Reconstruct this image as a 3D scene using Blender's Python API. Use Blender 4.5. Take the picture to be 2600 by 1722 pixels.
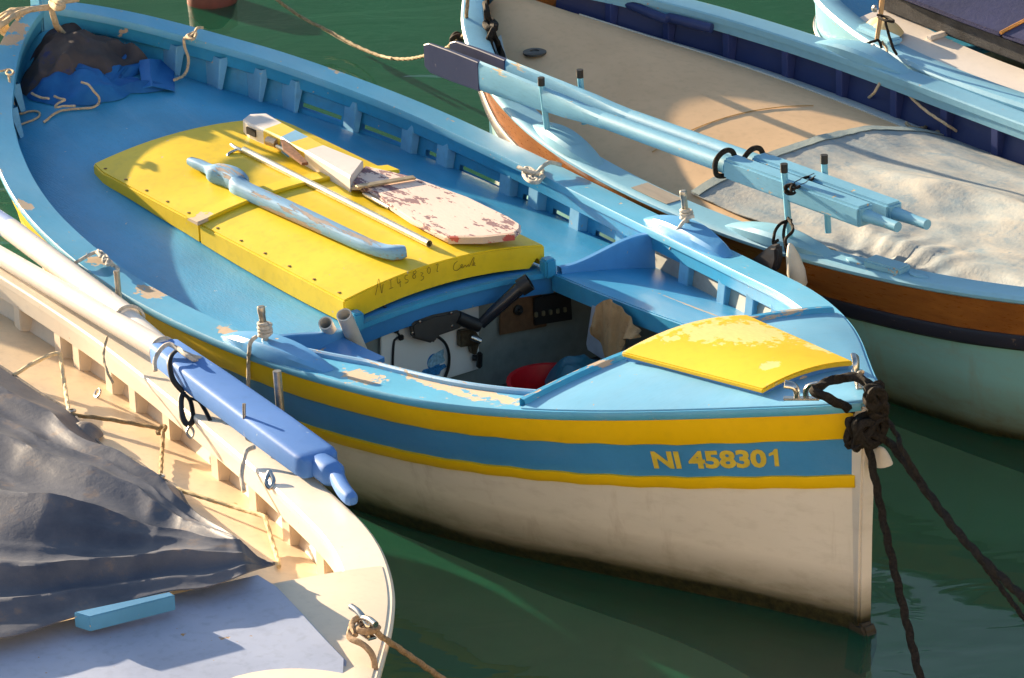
import bpy, bmesh, math, random
from mathutils import Vector, Matrix
import numpy as np

for o in list(bpy.data.objects):
    bpy.data.objects.remove(o)
scene = bpy.context.scene
col = scene.collection
R = math.radians

# ---------------------------------------------------------------- camera
cam_data = bpy.data.cameras.new('camera')
cam_data.sensor_width = 36.0
cam_data.lens = 150.47
cam_data.clip_start = 0.1
cam_data.clip_end = 3000
cam = bpy.data.objects.new('camera', cam_data)
col.objects.link(cam)
cam.location = (0, 0, 6.2861)
_th, _ro = R(21.769), R(-2.1939)
_fw = Vector((0, math.cos(_th), -math.sin(_th)))
_rt0, _up0 = Vector((1, 0, 0)), Vector((0, math.sin(_th), math.cos(_th)))
_rt = _rt0 * math.cos(_ro) + _up0 * math.sin(_ro)
_up = _up0 * math.cos(_ro) - _rt0 * math.sin(_ro)
cam.rotation_euler = Matrix((_rt, _up, -_fw)).transposed().to_euler()
scene.camera = cam

# ---------------------------------------------------------------- sky and sun
SUN_AZ, SUN_EL = R(-42), R(11.8)      # low sun, behind the boats and to the left
SUN_DIR = Vector((math.sin(SUN_AZ) * math.cos(SUN_EL), math.cos(SUN_AZ) * math.cos(SUN_EL), math.sin(SUN_EL)))
world = bpy.data.worlds.new('World')
scene.world = world
world.use_nodes = True
wn = world.node_tree.nodes
wl = world.node_tree.links
sky = wn.new('ShaderNodeTexSky')
sky.sky_type = 'NISHITA'
sky.sun_disc = False
sky.sun_elevation = SUN_EL
sky.sun_rotation = SUN_AZ
sky.air_density = 1.0
sky.dust_density = 0.9
sky.ozone_density = 1.0
wl.new(sky.outputs[0], wn['Background'].inputs[0])
wn['Background'].inputs[1].default_value = 0.08
sun_data = bpy.data.lights.new('sun', 'SUN')
sun_data.energy = 5.0
sun_data.angle = R(0.55)
sun_data.color = (1.0, 0.79, 0.54)
sun = bpy.data.objects.new('sun', sun_data)
col.objects.link(sun)
sun.rotation_euler = SUN_DIR.to_track_quat('Z', 'Y').to_euler()
sun.location = (-8, 14, 12)
scene.view_settings.view_transform = 'Standard'
scene.view_settings.look = 'None'
scene.view_settings.gamma = 1
scene.view_settings.exposure = 1.8
scene.cycles.max_bounces = 8
scene.cycles.sample_clamp_indirect = 6.0

# ---------------------------------------------------------------- materials
MATS = {}


def S(r, g, b):
    f = lambda c: (c / 255 / 12.92) if c / 255 <= 0.04045 else ((c / 255 + 0.055) / 1.055) ** 2.4
    return (f(r), f(g), f(b), 1.0)


class NT:
    def __init__(self, name):
        m = bpy.data.materials.new(name)
        m.use_nodes = True
        self.m, self.t = m, m.node_tree
        self.b = self.t.nodes['Principled BSDF']
        self.out = self.t.nodes['Material Output']
        self.tc = self.n('ShaderNodeTexCoord')

    def n(self, typ, **kw):
        nd = self.t.nodes.new(typ)
        for k, v in kw.items():
            setattr(nd, k, v)
        return nd

    def set(self, sock, v):
        if isinstance(v, bpy.types.NodeSocket):
            self.t.links.new(v, sock)
        else:
            sock.default_value = v

    def noise(self, scale, detail=4, rough=0.55, vec=None, stretch=None, dist=0.0):
        nd = self.n('ShaderNodeTexNoise')
        v = vec or self.tc.outputs['Object']
        if stretch:
            mp = self.n('ShaderNodeMapping')
            mp.inputs['Scale'].default_value = stretch
            self.t.links.new(v, mp.inputs[0])
            v = mp.outputs[0]
        self.t.links.new(v, nd.inputs['Vector'])
        nd.inputs['Scale'].default_value = scale
        nd.inputs['Detail'].default_value = detail
        nd.inputs['Roughness'].default_value = rough
        nd.inputs['Distortion'].default_value = dist
        return nd.outputs['Fac']

    def math(self, op, a, b=0.0, c=None, clamp=False):
        nd = self.n('ShaderNodeMath', operation=op, use_clamp=clamp)
        self.set(nd.inputs[0], a)
        self.set(nd.inputs[1], b)
        if c is not None:
            self.set(nd.inputs[2], c)
        return nd.outputs[0]

    def ramp(self, v, a, b):
        nd = self.n('ShaderNodeMapRange')
        self.set(nd.inputs[0], v)
        nd.inputs[1].default_value = a
        nd.inputs[2].default_value = b
        return nd.outputs[0]

    def mix(self, f, a, b, mode='MIX'):
        nd = self.n('ShaderNodeMix', data_type='RGBA', blend_type=mode)
        self.set(nd.inputs[0], f)
        self.set(nd.inputs[6], a)
        self.set(nd.inputs[7], b)
        return nd.outputs[2]

    def bump(self, h, strength=0.3, dist=0.01, normal=None):
        nd = self.n('ShaderNodeBump')
        nd.inputs['Strength'].default_value = strength
        nd.inputs['Distance'].default_value = dist
        self.set(nd.inputs['Height'], h)
        if normal is not None:
            self.set(nd.inputs['Normal'], normal)
        return nd.outputs[0]

    def xyz(self):
        nd = self.n('ShaderNodeSeparateXYZ')
        self.t.links.new(self.tc.outputs['Object'], nd.inputs[0])
        return nd.outputs

    def patch(self, c, r, wob=0.85, scale=26.0):
        """ragged worn spot: 1 inside an ellipsoid round c (object space) with noisy outline"""
        mp = self.n('ShaderNodeMapping')
        mp.inputs['Location'].default_value = [-c[i] / r[i] for i in range(3)]
        mp.inputs['Scale'].default_value = [1 / r[i] for i in range(3)]
        self.t.links.new(self.tc.outputs['Object'], mp.inputs[0])
        ln = self.n('ShaderNodeVectorMath', operation='LENGTH')
        self.t.links.new(mp.outputs[0], ln.inputs[0])
        nz = self.noise(scale, 5, 0.65)
        d = self.math('ADD', ln.outputs['Value'], self.math('MULTIPLY', self.math('SUBTRACT', nz, 0.5), wob * 4))
        return self.ramp(d, 1.04, 0.96)


WOOD = S(202, 180, 154)
GREYWOOD = S(190, 170, 150)


def paint(name, colr, rough=0.42, var=0.12, wear=0.0, wear_scale=5.0, wear_col=WOOD, patches=(), streak=None,
          bump=0.25, chips=0.0, grime=0.15, spec=0.4, coat=0.0, wear_col2=None, fade=0.0):
    k = NT(name)
    n1 = k.noise(2.3, 5)
    n2 = k.noise(26, 5, 0.6, stretch=streak)
    c = k.mix(k.ramp(n1, 0.3, 0.75), tuple(x * (1 - var) for x in colr[:3]) + (1,), tuple(min(1, x * (1 + var) + 0.01) for x in colr[:3]) + (1,))
    c = k.mix(k.math('MULTIPLY', k.ramp(n2, 0.5, 0.85), grime * 1.4), c, tuple(x * 0.45 + 0.02 for x in colr[:3]) + (1,))
    if fade:
        c = k.mix(k.math('MULTIPLY', k.ramp(k.noise(1.1, 6, 0.7, stretch=streak), 0.45, 0.7), fade), c, tuple(x * 0.6 + 0.25 for x in colr[:3]) + (1,))
    h = k.math('MULTIPLY', n2, 0.5)
    mask = None
    if wear > 0:
        w = k.math('ADD', k.math('MULTIPLY', k.noise(wear_scale, 6, 0.62, stretch=streak), 0.75), k.math('MULTIPLY', k.noise(wear_scale * 5, 4, 0.6, stretch=streak), 0.25))
        t = 0.66 - wear * 0.3
        mask = k.ramp(w, t, t + 0.015)
    if chips > 0:
        w = k.ramp(k.noise(38, 3, 0.5), 0.74 - chips * 0.2, 0.755 - chips * 0.2)
        mask = w if mask is None else k.math('MAXIMUM', mask, w)
    for (pc, pr) in patches:
        w = k.patch(pc, pr)
        mask = w if mask is None else k.math('MAXIMUM', mask, w)
    if mask is not None:
        wc = k.mix(k.noise(30, 4, 0.6, stretch=(1, 6, 6)), tuple(x * 0.72 for x in wear_col[:3]) + (1,), wear_col2 or wear_col)
        c = k.mix(mask, c, wc)
        h = k.math('SUBTRACT', h, k.math('MULTIPLY', mask, 0.8))
        k.set(k.b.inputs['Roughness'], k.math('ADD', k.math('MULTIPLY', mask, 0.4), k.math('ADD', rough - 0.06, k.math('MULTIPLY', n1, 0.14))))
    else:
        k.set(k.b.inputs['Roughness'], k.math('ADD', rough - 0.06, k.math('MULTIPLY', n2, 0.16)))
    k.set(k.b.inputs['Base Color'], c)
    k.b.inputs['Specular IOR Level'].default_value = spec
    k.b.inputs['Coat Weight'].default_value = coat
    k.b.inputs['Coat Roughness'].default_value = 0.15
    k.set(k.b.inputs['Normal'], k.bump(h, bump, 0.004))
    return k.m


def plain(name, colr, rough=0.5, metal=0.0, var=0.15, scale=20, bump=0.15, spec=0.5, sheen=0.0, dist=0.003):
    k = NT(name)
    n = k.noise(scale, 5)
    k.set(k.b.inputs['Base Color'], k.mix(k.ramp(n, 0.3, 0.75), tuple(x * (1 - var) for x in colr[:3]) + (1,), tuple(min(1, x * (1 + var)) for x in colr[:3]) + (1,)))
    k.set(k.b.inputs['Roughness'], k.math('ADD', rough - 0.05, k.math('MULTIPLY', n, 0.1)))
    k.b.inputs['Metallic'].default_value = metal
    k.b.inputs['Specular IOR Level'].default_value = spec
    k.b.inputs['Sheen Weight'].default_value = sheen
    k.set(k.b.inputs['Normal'], k.bump(n, bump, dist))
    return k.m


def wood(name, a, b, rough=0.45, scale=3.0, stretch=(1, 14, 14), coat=0.0):
    k = NT(name)
    n = k.noise(scale, 6, 0.6, stretch=stretch, dist=0.4)
    n2 = k.noise(scale * 5, 4, 0.6, stretch=stretch)
    f = k.math('ADD', k.math('MULTIPLY', n, 0.7), k.math('MULTIPLY', n2, 0.3))
    k.set(k.b.inputs['Base Color'], k.mix(k.ramp(f, 0.3, 0.7), a, b))
    k.set(k.b.inputs['Roughness'], k.math('ADD', rough - 0.1, k.math('MULTIPLY', n2, 0.2)))
    k.b.inputs['Coat Weight'].default_value = coat
    k.set(k.b.inputs['Normal'], k.bump(f, 0.2, 0.003))
    return k.m


def rope_mat(name, a, b, scale=60):
    k = NT(name)
    n = k.noise(scale, 4, 0.7)
    k.set(k.b.inputs['Base Color'], k.mix(k.ramp(n, 0.3, 0.7), a, b))
    k.b.inputs['Roughness'].default_value = 0.85
    k.b.inputs['Specular IOR Level'].default_value = 0.2
    k.set(k.b.inputs['Normal'], k.bump(n, 0.5, 0.003))
    return k.m


def cloth(name, a, b, scale=3.0, rough=0.75, stain=None, weave=500, spec=0.25, patches=(), stretch=None, bump=0.35):
    k = NT(name)
    n = k.noise(scale, 6, 0.65, stretch=stretch)
    c = k.mix(k.ramp(n, 0.32, 0.7), a, b)
    if stain:
        c = k.mix(k.math('MULTIPLY', k.ramp(k.noise(scale * 1.7 + 1, 6, 0.7), 0.56, 0.66), 0.7), c, stain)
    for (pc, pr, pcol) in patches:
        c = k.mix(k.patch(pc, pr, 0.7, 9.0), c, pcol)
    fine = k.noise(scale * 9, 5, 0.7)
    w = k.noise(weave, 2, 0.5)
    k.set(k.b.inputs['Base Color'], c)
    k.b.inputs['Roughness'].default_value = rough
    k.b.inputs['Specular IOR Level'].default_value = spec
    nb = k.bump(fine, bump, 0.006)
    k.set(k.b.inputs['Normal'], k.bump(w, 0.15, 0.001, nb))
    return k.m


# ---------------------------------------------------------------- frames, things, parts
def frame_matrix(psi_deg, bx, by):
    p = R(psi_deg)
    f = Vector((math.sin(p), -math.cos(p), 0))
    po = Vector((math.cos(p), math.sin(p), 0))
    return Matrix(((f.x, po.x, 0, bx), (f.y, po.y, 0, by), (0, 0, 1, 0), (0, 0, 0, 1)))


FRAMES = {
    'm': frame_matrix(33.7622, 1.12202, 13.00924),   # the blue boat: x to its bow, y to its port side, z above the water
    'l': frame_matrix(29.97871, -0.56877, 10.79685),   # the beige boat on the left
    'r': frame_matrix(37.26097, -0.007, 17.912),      # the boat with the beige cover, origin at its stern
    'w': Matrix.Identity(4),
}
ORG = {}


def tag(o, label, cat, group=None, kind=None):
    o['label'] = label
    o['category'] = cat
    if group:
        o['group'] = group
    if kind:
        o['kind'] = kind
    return o


def thing(name, label, cat, fr, org, group=None):
    o = bpy.data.objects.new(name, None)
    o.empty_display_size = 0.1
    col.objects.link(o)
    o.matrix_world = FRAMES[fr] @ Matrix.Translation(org)
    tag(o, label, cat, group)
    ORG[o.name] = Vector(org)
    return o


def mk(name, vf, mat, smooth=False):
    v, f = vf[0], vf[1]
    me = bpy.data.meshes.new(name)
    me.from_pydata([tuple(p) for p in v], [], f)
    ms = mat if isinstance(mat, (list, tuple)) else [mat]
    for m in ms:
        me.materials.append(m)
    if len(vf) > 2 and vf[2] is not None:
        for p, i in zip(me.polygons, vf[2]):
            p.material_index = i
    me.validate()
    bm = bmesh.new()
    bm.from_mesh(me)
    bmesh.ops.remove_doubles(bm, verts=bm.verts, dist=1e-5)
    bmesh.ops.recalc_face_normals(bm, faces=bm.faces)
    bm.to_mesh(me)
    bm.free()
    if smooth:
        me.shade_smooth()
        me.set_sharp_from_angle(angle=R(38))
    return me


def part(name, vf, mat, parent, smooth=False):
    g = ORG[parent.name]
    me = mk(name, ([Vector(p) - g for p in vf[0]],) + tuple(vf[1:]), mat, smooth)
    o = bpy.data.objects.new(name, me)
    col.objects.link(o)
    o.parent = parent
    ORG[o.name] = g
    return o


def solo(name, label, cat, fr, vf, mat, smooth=False, group=None, kind=None):
    vs = [Vector(p) for p in vf[0]]
    lo = [min(p[i] for p in vs) for i in range(3)]
    hi = [max(p[i] for p in vs) for i in range(3)]
    g = Vector(((lo[0] + hi[0]) / 2, (lo[1] + hi[1]) / 2, lo[2]))
    me = mk(name, ([p - g for p in vs],) + tuple(vf[1:]), mat, smooth)
    o = bpy.data.objects.new(name, me)
    col.objects.link(o)
    o.matrix_world = FRAMES[fr] @ Matrix.Translation(g)
    tag(o, label, cat, group, kind)
    ORG[o.name] = g
    return o


# ---------------------------------------------------------------- shapes -> (verts, faces)
def join(*vfs):
    V, F, M = [], [], []
    for vf in vfs:
        o = len(V)
        V += list(vf[0])
        F += [tuple(i + o for i in f) for f in vf[1]]
        M += list(vf[2]) if len(vf) > 2 and vf[2] is not None else [0] * len(vf[1])
    return V, F, M


def grid(rows, closed=False, flip=False):
    n = len(rows[0])
    V = [p for r in rows for p in r]
    F = []
    for i in range(len(rows) - 1):
        for j in range(n if closed else n - 1):
            a, b = i * n + j, i * n + (j + 1) % n
            F.append((a, b, b + n, a + n))
    return V, F


def slab(rows, thick):
    """a closed sheet: grid + copy moved by thick (vector) + rim"""
    t = Vector(thick)
    nr, n = len(rows), len(rows[0])
    V = [Vector(p) for r in rows for p in r]
    V2 = [p + t for p in V]
    N = len(V)
    F = []
    for i in range(nr - 1):
        for j in range(n - 1):
            a = i * n + j
            F.append((a, a + 1, a + 1 + n, a + n))
            F.append((a + N, a + n + N, a + 1 + n + N, a + 1 + N))
    rim = [j for j in range(n)] + [i * n + n - 1 for i in range(1, nr)] + [(nr - 1) * n + j for j in range(n - 2, -1, -1)] + [i * n for i in range(nr - 2, 0, -1)]
    for k in range(len(rim)):
        a, b = rim[k], rim[(k + 1) % len(rim)]
        F.append((a, a + N, b + N, b))
    return V + V2, F


def bevel_vf(vf, w, seg=2, angle=30):
    me = bpy.data.meshes.new('tmp')
    me.from_pydata([tuple(p) for p in vf[0]], [], vf[1])
    bm = bmesh.new()
    bm.from_mesh(me)
    bmesh.ops.remove_doubles(bm, verts=bm.verts, dist=1e-5)
    bmesh.ops.recalc_face_normals(bm, faces=bm.faces)
    es = [e for e in bm.edges if len(e.link_faces) == 2 and e.calc_face_angle() > R(angle)]
    bmesh.ops.bevel(bm, geom=es, offset=w, segments=seg, affect='EDGES', clamp_overlap=True)
    bm.verts.index_update()
    V = [v.co.copy() for v in bm.verts]
    F = [tuple(v.index for v in f.verts) for f in bm.faces]
    bm.free()
    bpy.data.meshes.remove(me)
    return V, F


def box(c, s, rot=None, bev=0.0, seg=2):
    V = [Vector((x * s[0] / 2, y * s[1] / 2, z * s[2] / 2)) for x in (-1, 1) for y in (-1, 1) for z in (-1, 1)]
    F = [(0, 1, 3, 2), (4, 6, 7, 5), (0, 4, 5, 1), (2, 3, 7, 6), (0, 2, 6, 4), (1, 5, 7, 3)]
    vf = (V, F)
    if bev:
        vf = bevel_vf(vf, bev, seg)
    V = vf[0]
    if rot is not None:
        V = [rot @ p for p in V]
    return [p + Vector(c) for p in V], vf[1]


def basis(d, up=(0, 0, 1)):
    d = Vector(d).normalized()
    u = Vector(up)
    if abs(d.dot(u)) > 0.95:
        u = Vector((1, 0, 0))
    s = d.cross(u).normalized()
    return Matrix((d, s, s.cross(d))).transposed()   # columns: along, side, up


def beam(a, b, w, h, bev=0.0, up=(0, 0, 1)):
    a, b = Vector(a), Vector(b)
    m = basis(b - a, up)
    return box((a + b) / 2, ((b - a).length, w, h), m, bev)


def smooth_path(pts, step):
    P = [Vector(p) for p in pts]
    if len(P) == 2:
        n = max(1, int((P[1] - P[0]).length / step))
        return [P[0].lerp(P[1], i / n) for i in range(n + 1)]
    Q = [P[0] * 2 - P[1]] + P + [P[-1] * 2 - P[-2]]
    out = []
    for i in range(1, len(Q) - 2):
        a, b, c, d = Q[i - 1], Q[i], Q[i + 1], Q[i + 2]
        n = max(2, int((c - b).length / step))
        for k in range(n):
            t = k / n
            out.append(0.5 * ((2 * b) + (c - a) * t + (2 * a - 5 * b + 4 * c - d) * t * t + (3 * b - a - 3 * c + d) * t ** 3))
    out.append(P[-1])
    return out


def tube(pts, r, seg=8, step=None, lay=0, lay_amp=0.13, cap=True, smooth=True, flat=1.0, up=(0, 0, 1), sup=1.0):
    """r: number or function of 0..1; lay: rope strand twists (turns per metre)"""
    rr = r if callable(r) else (lambda t: r)
    r0 = rr(0.5)
    path = smooth_path(pts, step or max(0.006, r0 * (0.9 if lay else 1.6))) if smooth else [Vector(p) for p in pts]
    n = len(path)
    V, F = [], []
    tan = [(path[min(i + 1, n - 1)] - path[max(i - 1, 0)]).normalized() for i in range(n)]
    u = Vector(up)
    if abs(tan[0].dot(u)) > 0.9:
        u = Vector((1, 0.2, 0))
    s = tan[0].cross(u).normalized()
    dist = 0.0
    for i, p in enumerate(path):
        if i:
            dist += (p - path[i - 1]).length
        s = (s - tan[i] * s.dot(tan[i]))
        s = s.normalized() if s.length > 1e-6 else tan[i].orthogonal().normalized()
        w = tan[i].cross(s)
        ri = rr(i / max(1, n - 1))
        for k in range(seg):
            a = 2 * math.pi * k / seg
            q = ri * (1 + (lay_amp * math.cos(3 * a - dist * lay * 2 * math.pi) if lay else 0))
            ca, sa = math.cos(a), math.sin(a)
            if sup != 1.0:
                ca, sa = math.copysign(abs(ca) ** sup, ca), math.copysign(abs(sa) ** sup, sa)
            V.append(p + s * ca * q + w * sa * q * flat)
    for i in range(n - 1):
        for k in range(seg):
            a, b = i * seg + k, i * seg + (k + 1) % seg
            F.append((a, b, b + seg, a + seg))
    if cap:
        F.append(tuple(range(seg)))
        F.append(tuple((n - 1) * seg + k for k in range(seg - 1, -1, -1)))
    return V, F


def lathe(prof, seg=16, o=(0, 0, 0), m=None):
    """prof: [(radius, height)] round local z; m rotates; o moves"""
    rows = []
    for (r, h) in prof:
        rows.append([Vector((r * math.cos(2 * math.pi * k / seg), r * math.sin(2 * math.pi * k / seg), h)) for k in range(seg)])
    V, F = grid(rows, closed=True)
    F.append(tuple(range(seg - 1, -1, -1)))
    L = len(rows) - 1
    F.append(tuple(L * seg + k for k in range(seg)))
    V = [(m @ p if m else p) + Vector(o) for p in V]
    return V, F


def axis_m(d):
    return Vector(d).to_track_quat('Z', 'Y').to_matrix()


def pipe(a, b, ro, ri, seg=16):
    """an open tube with wall thickness"""
    a, b = Vector(a), Vector(b)
    m = axis_m(b - a)
    h = (b - a).length
    rows = []
    for (r, z) in ((ro, 0), (ro, h), (ri, h), (ri, 0.01), (0.0005, 0.01)):
        rows.append([m @ Vector((r * math.cos(2 * math.pi * k / seg), r * math.sin(2 * math.pi * k / seg), z)) + a for k in range(seg)])
    V, F = grid(rows, closed=True)
    F.append(tuple(range(seg)))
    return V, F


def prism(outline, thick, bev=0.0, seg=2):
    """outline: 3-D points of a near-flat polygon; thick: vector"""
    t = Vector(thick)
    a = [Vector(p) for p in outline]
    n = len(a)
    V = a + [p + t for p in a]
    F = [tuple(range(n)), tuple(range(2 * n - 1, n - 1, -1))] + [(i, i + n, (i + 1) % n + n, (i + 1) % n) for i in range(n)]
    return bevel_vf((V, F), bev, seg) if bev else (V, F)


def interp(tab, x):
    xs = [t[0] for t in tab]
    ys = [t[1] for t in tab]
    n = len(xs)
    if x <= xs[0]:
        return ys[0]
    if x >= xs[-1]:
        return ys[-1]
    i = max(k for k in range(n - 1) if xs[k] <= x)
    def slope(k):
        if k == 0:
            return (ys[1] - ys[0]) / (xs[1] - xs[0])
        if k == n - 1:
            return (ys[-1] - ys[-2]) / (xs[-1] - xs[-2])
        return (ys[k + 1] - ys[k - 1]) / (xs[k + 1] - xs[k - 1])
    h = xs[i + 1] - xs[i]
    t = (x - xs[i]) / h
    return (2 * t ** 3 - 3 * t ** 2 + 1) * ys[i] + (t ** 3 - 2 * t ** 2 + t) * h * slope(i) + (-2 * t ** 3 + 3 * t ** 2) * ys[i + 1] + (t ** 3 - t ** 2) * h * slope(i + 1)


def frange(a, b, n):
    return [a + (b - a) * i / (n - 1) for i in range(n)]


def rnd_noise(seed):
    """cheap smooth 2-D value noise for cloth folds"""
    rs = np.random.RandomState(seed)
    T = rs.rand(64, 64)

    def f(x, y):
        xi, yi = math.floor(x), math.floor(y)
        fx, fy = x - xi, y - yi
        fx, fy = fx * fx * (3 - 2 * fx), fy * fy * (3 - 2 * fy)
        g = lambda i, j: T[i % 64, j % 64]
        return (g(xi, yi) * (1 - fx) + g(xi + 1, yi) * fx) * (1 - fy) + (g(xi, yi + 1) * (1 - fx) + g(xi + 1, yi + 1) * fx) * fy - 0.5
    return f


# ================================================================ WATER
def water_mat():
    k = NT('harbour water')
    k.b.inputs['Base Color'].default_value = (0.004, 0.030, 0.018, 1)
    n0 = k.noise(0.35, 3, 0.5)
    k.set(k.b.inputs['Base Color'], k.mix(k.ramp(n0, 0.35, 0.7), (0.003, 0.100, 0.052, 1), (0.012, 0.070, 0.044, 1)))
    k.b.inputs['Roughness'].default_value = 0.03
    k.b.inputs['Alpha'].default_value = 0.66      # shallow things show through the murk
    k.b.inputs['IOR'].default_value = 1.33
    k.b.inputs['Specular IOR Level'].default_value = 0.5
    a = k.noise(0.9, 2, 0.4, stretch=(1, 1.6, 1), dist=0.6)
    b = k.noise(3.2, 2, 0.45, stretch=(1, 1.8, 1), dist=0.8)
    h = k.math('ADD', k.math('MULTIPLY', a, 1.0), k.math('MULTIPLY', b, 0.16))
    k.set(k.b.inputs['Normal'], k.bump(h, 0.17, 0.12))
    return k.m


WATER = water_mat()
_w = solo('water', 'dark green harbour water', 'water', 'w', ([(-600, -300, 0), (600, -300, 0), (600, 900, 0), (-600, 900, 0)], [(0, 1, 2, 3)]), WATER)
del _w['category']
_w['kind'] = 'structure'

_sb = solo('seabed', 'murky green harbour bottom', 'seabed', 'w', ([(-300, -20, -2.6), (300, -20, -2.6), (300, 400, -2.6), (-300, 400, -2.6)], [(0, 1, 2, 3)]), plain('silt', S(14, 80, 50), 0.9, 0, 0.4, 0.8))
del _sb['category']
_sb['kind'] = 'structure'

# quay under the viewer: its sunlit stone face looks at the boats
_q = solo('quay_wall', 'pale stone quay under the viewer', 'quay', 'w', box((0, -9, 1.85), (90, 20, 5.7), None, 0.05), plain('pale limestone', S(214, 196, 168), 0.85, 0, 0.15, 1.5, 0.5))
del _q['category']
_q['kind'] = 'structure'

# ================================================================ THE BLUE BOAT
HB_T = [(-5.56, 0.03), (-5.52, 0.11), (-5.43, 0.22), (-5.3, 0.345), (-5.15, 0.46), (-5.0, 0.558), (-4.8, 0.679), (-4.6, 0.773), (-4.4, 0.848), (-4.2, 0.91), (-4.0, 0.957),
        (-3.8, 0.99), (-3.5, 1.02), (-3.2, 1.035), (-2.9, 1.031), (-2.6, 1.016), (-2.3, 0.993), (-2.0, 0.96), (-1.7, 0.914), (-1.4, 0.859), (-1.2, 0.802), (-1.0, 0.723),
        (-0.8, 0.626), (-0.6, 0.508), (-0.4, 0.375), (-0.2, 0.241), (-0.05, 0.145), (0.03, 0.085), (0.075, 0.03)]
BW_T = [(-5.5, 0.01), (-5.2, 0.16), (-4.8, 0.40), (-4.3, 0.66), (-3.8, 0.82), (-3.2, 0.90), (-2.6, 0.89), (-2.1, 0.835), (-1.763, 0.765), (-1.345, 0.635), (-0.866, 0.415), (-0.416, 0.20), (-0.142, 0.08), (0.0, 0.025), (0.05, 0.012)]


def HB(x):
    return interp(HB_T, x)


def ZS(x):
    t = x + 2.6
    return 0.541 + 0.014 * t + 0.041 * t * t - 0.001 * t ** 3


def BW(x):
    return interp(BW_T, x)


def hull_y(x, z):
    zs = ZS(x)
    b, w = HB(x) - 0.018, BW(x)
    b = max(b - 0.045 * max(0, min(1, (x + 0.45) / 0.45)), 0.018)
    if z >= 0:
        return w + (b - w) * min(1, z / zs) ** 0.85
    return w * max(0.0, 1 - (-z / 0.42)) ** 0.6


def deck_z(x, y):
    e = ZS(x) - 0.18 - 0.04 * max(0, min(1, (-3.6 - x) / 1.2))
    b = max(0.2, HB(x) - 0.05)
    return e + 0.125 * max(0.0, 1 - (y / b) ** 2)


BLUE = S(52, 152, 198)
M_gun = paint('blue gunwale paint', S(84, 165, 203), rough=0.40, wear=0.02, wear_scale=9.0, chips=0.06, streak=(1, 3, 3), fade=0.25, patches=[
    ((-4.02, -0.93, 0.6), (0.05, 0.02, 0.1)), ((-3.42, -0.96, 0.56), (0.06, 0.035, 0.1)), ((-3.02, -0.95, 0.56), (0.07, 0.045, 0.1)),
    ((-2.5, -0.93, 0.56), (0.05, 0.03, 0.1)), ((-1.72, -0.84, 0.6), (0.10, 0.05, 0.1)), ((-1.48, -0.715, 0.62), (0.36, 0.024, 0.1)),
    ((-1.2, -0.66, 0.66), (0.22, 0.03, 0.1)), ((-5.42, -0.2, 0.85), (0.06, 0.05, 0.1)), ((-5.33, -0.27, 0.85), (0.05, 0.05, 0.1)), ((-4.5, 0.83, 0.68), (0.05, 0.03, 0.05))])
M_blue = paint('blue deck paint', BLUE, rough=0.38, var=0.2, wear=0.0, chips=0.02, streak=(1.2, 9, 9), fade=0.16, bump=0.9, grime=0.32, wear_col=S(190, 200, 200))
M_bul = paint('blue bulwark paint', S(48, 146, 192), rough=0.36, wear=0.02, wear_scale=6, chips=0.04, fade=0.12, grime=0.35)
M_rib = paint('blue rib paint', S(108, 172, 208), rough=0.5, wear=0.05, wear_scale=9, chips=0.05, grime=0.35)
M_fore = paint('blue foredeck paint', S(108, 172, 208), rough=0.38, wear=0.0, chips=0.02, streak=(3, 1, 1), fade=0.2, patches=[((-0.42, -0.19, 0.8), (0.015, 0.007, 0.05))])
M_band = paint('blue hull band paint', S(66, 144, 206), rough=0.35, var=0.1, fade=0.12, grime=0.15, streak=(1, 5, 5), wear_col=S(190, 200, 205), patches=[((-1.50, -0.885, 0.415), (0.045, 0.03, 0.007)), ((-1.22, -0.78, 0.42), (0.03, 0.03, 0.005)), ((-1.85, -0.93, 0.42), (0.04, 0.03, 0.006))])
M_yel = paint('yellow hull stripe paint', S(240, 196, 4), rough=0.38, var=0.08, grime=0.1)
M_hatch = paint('yellow hatch paint', S(224, 192, 14), rough=0.42, var=0.14, chips=0.03, grime=0.25, fade=0.07, wear=0.0, bump=0.3)


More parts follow.
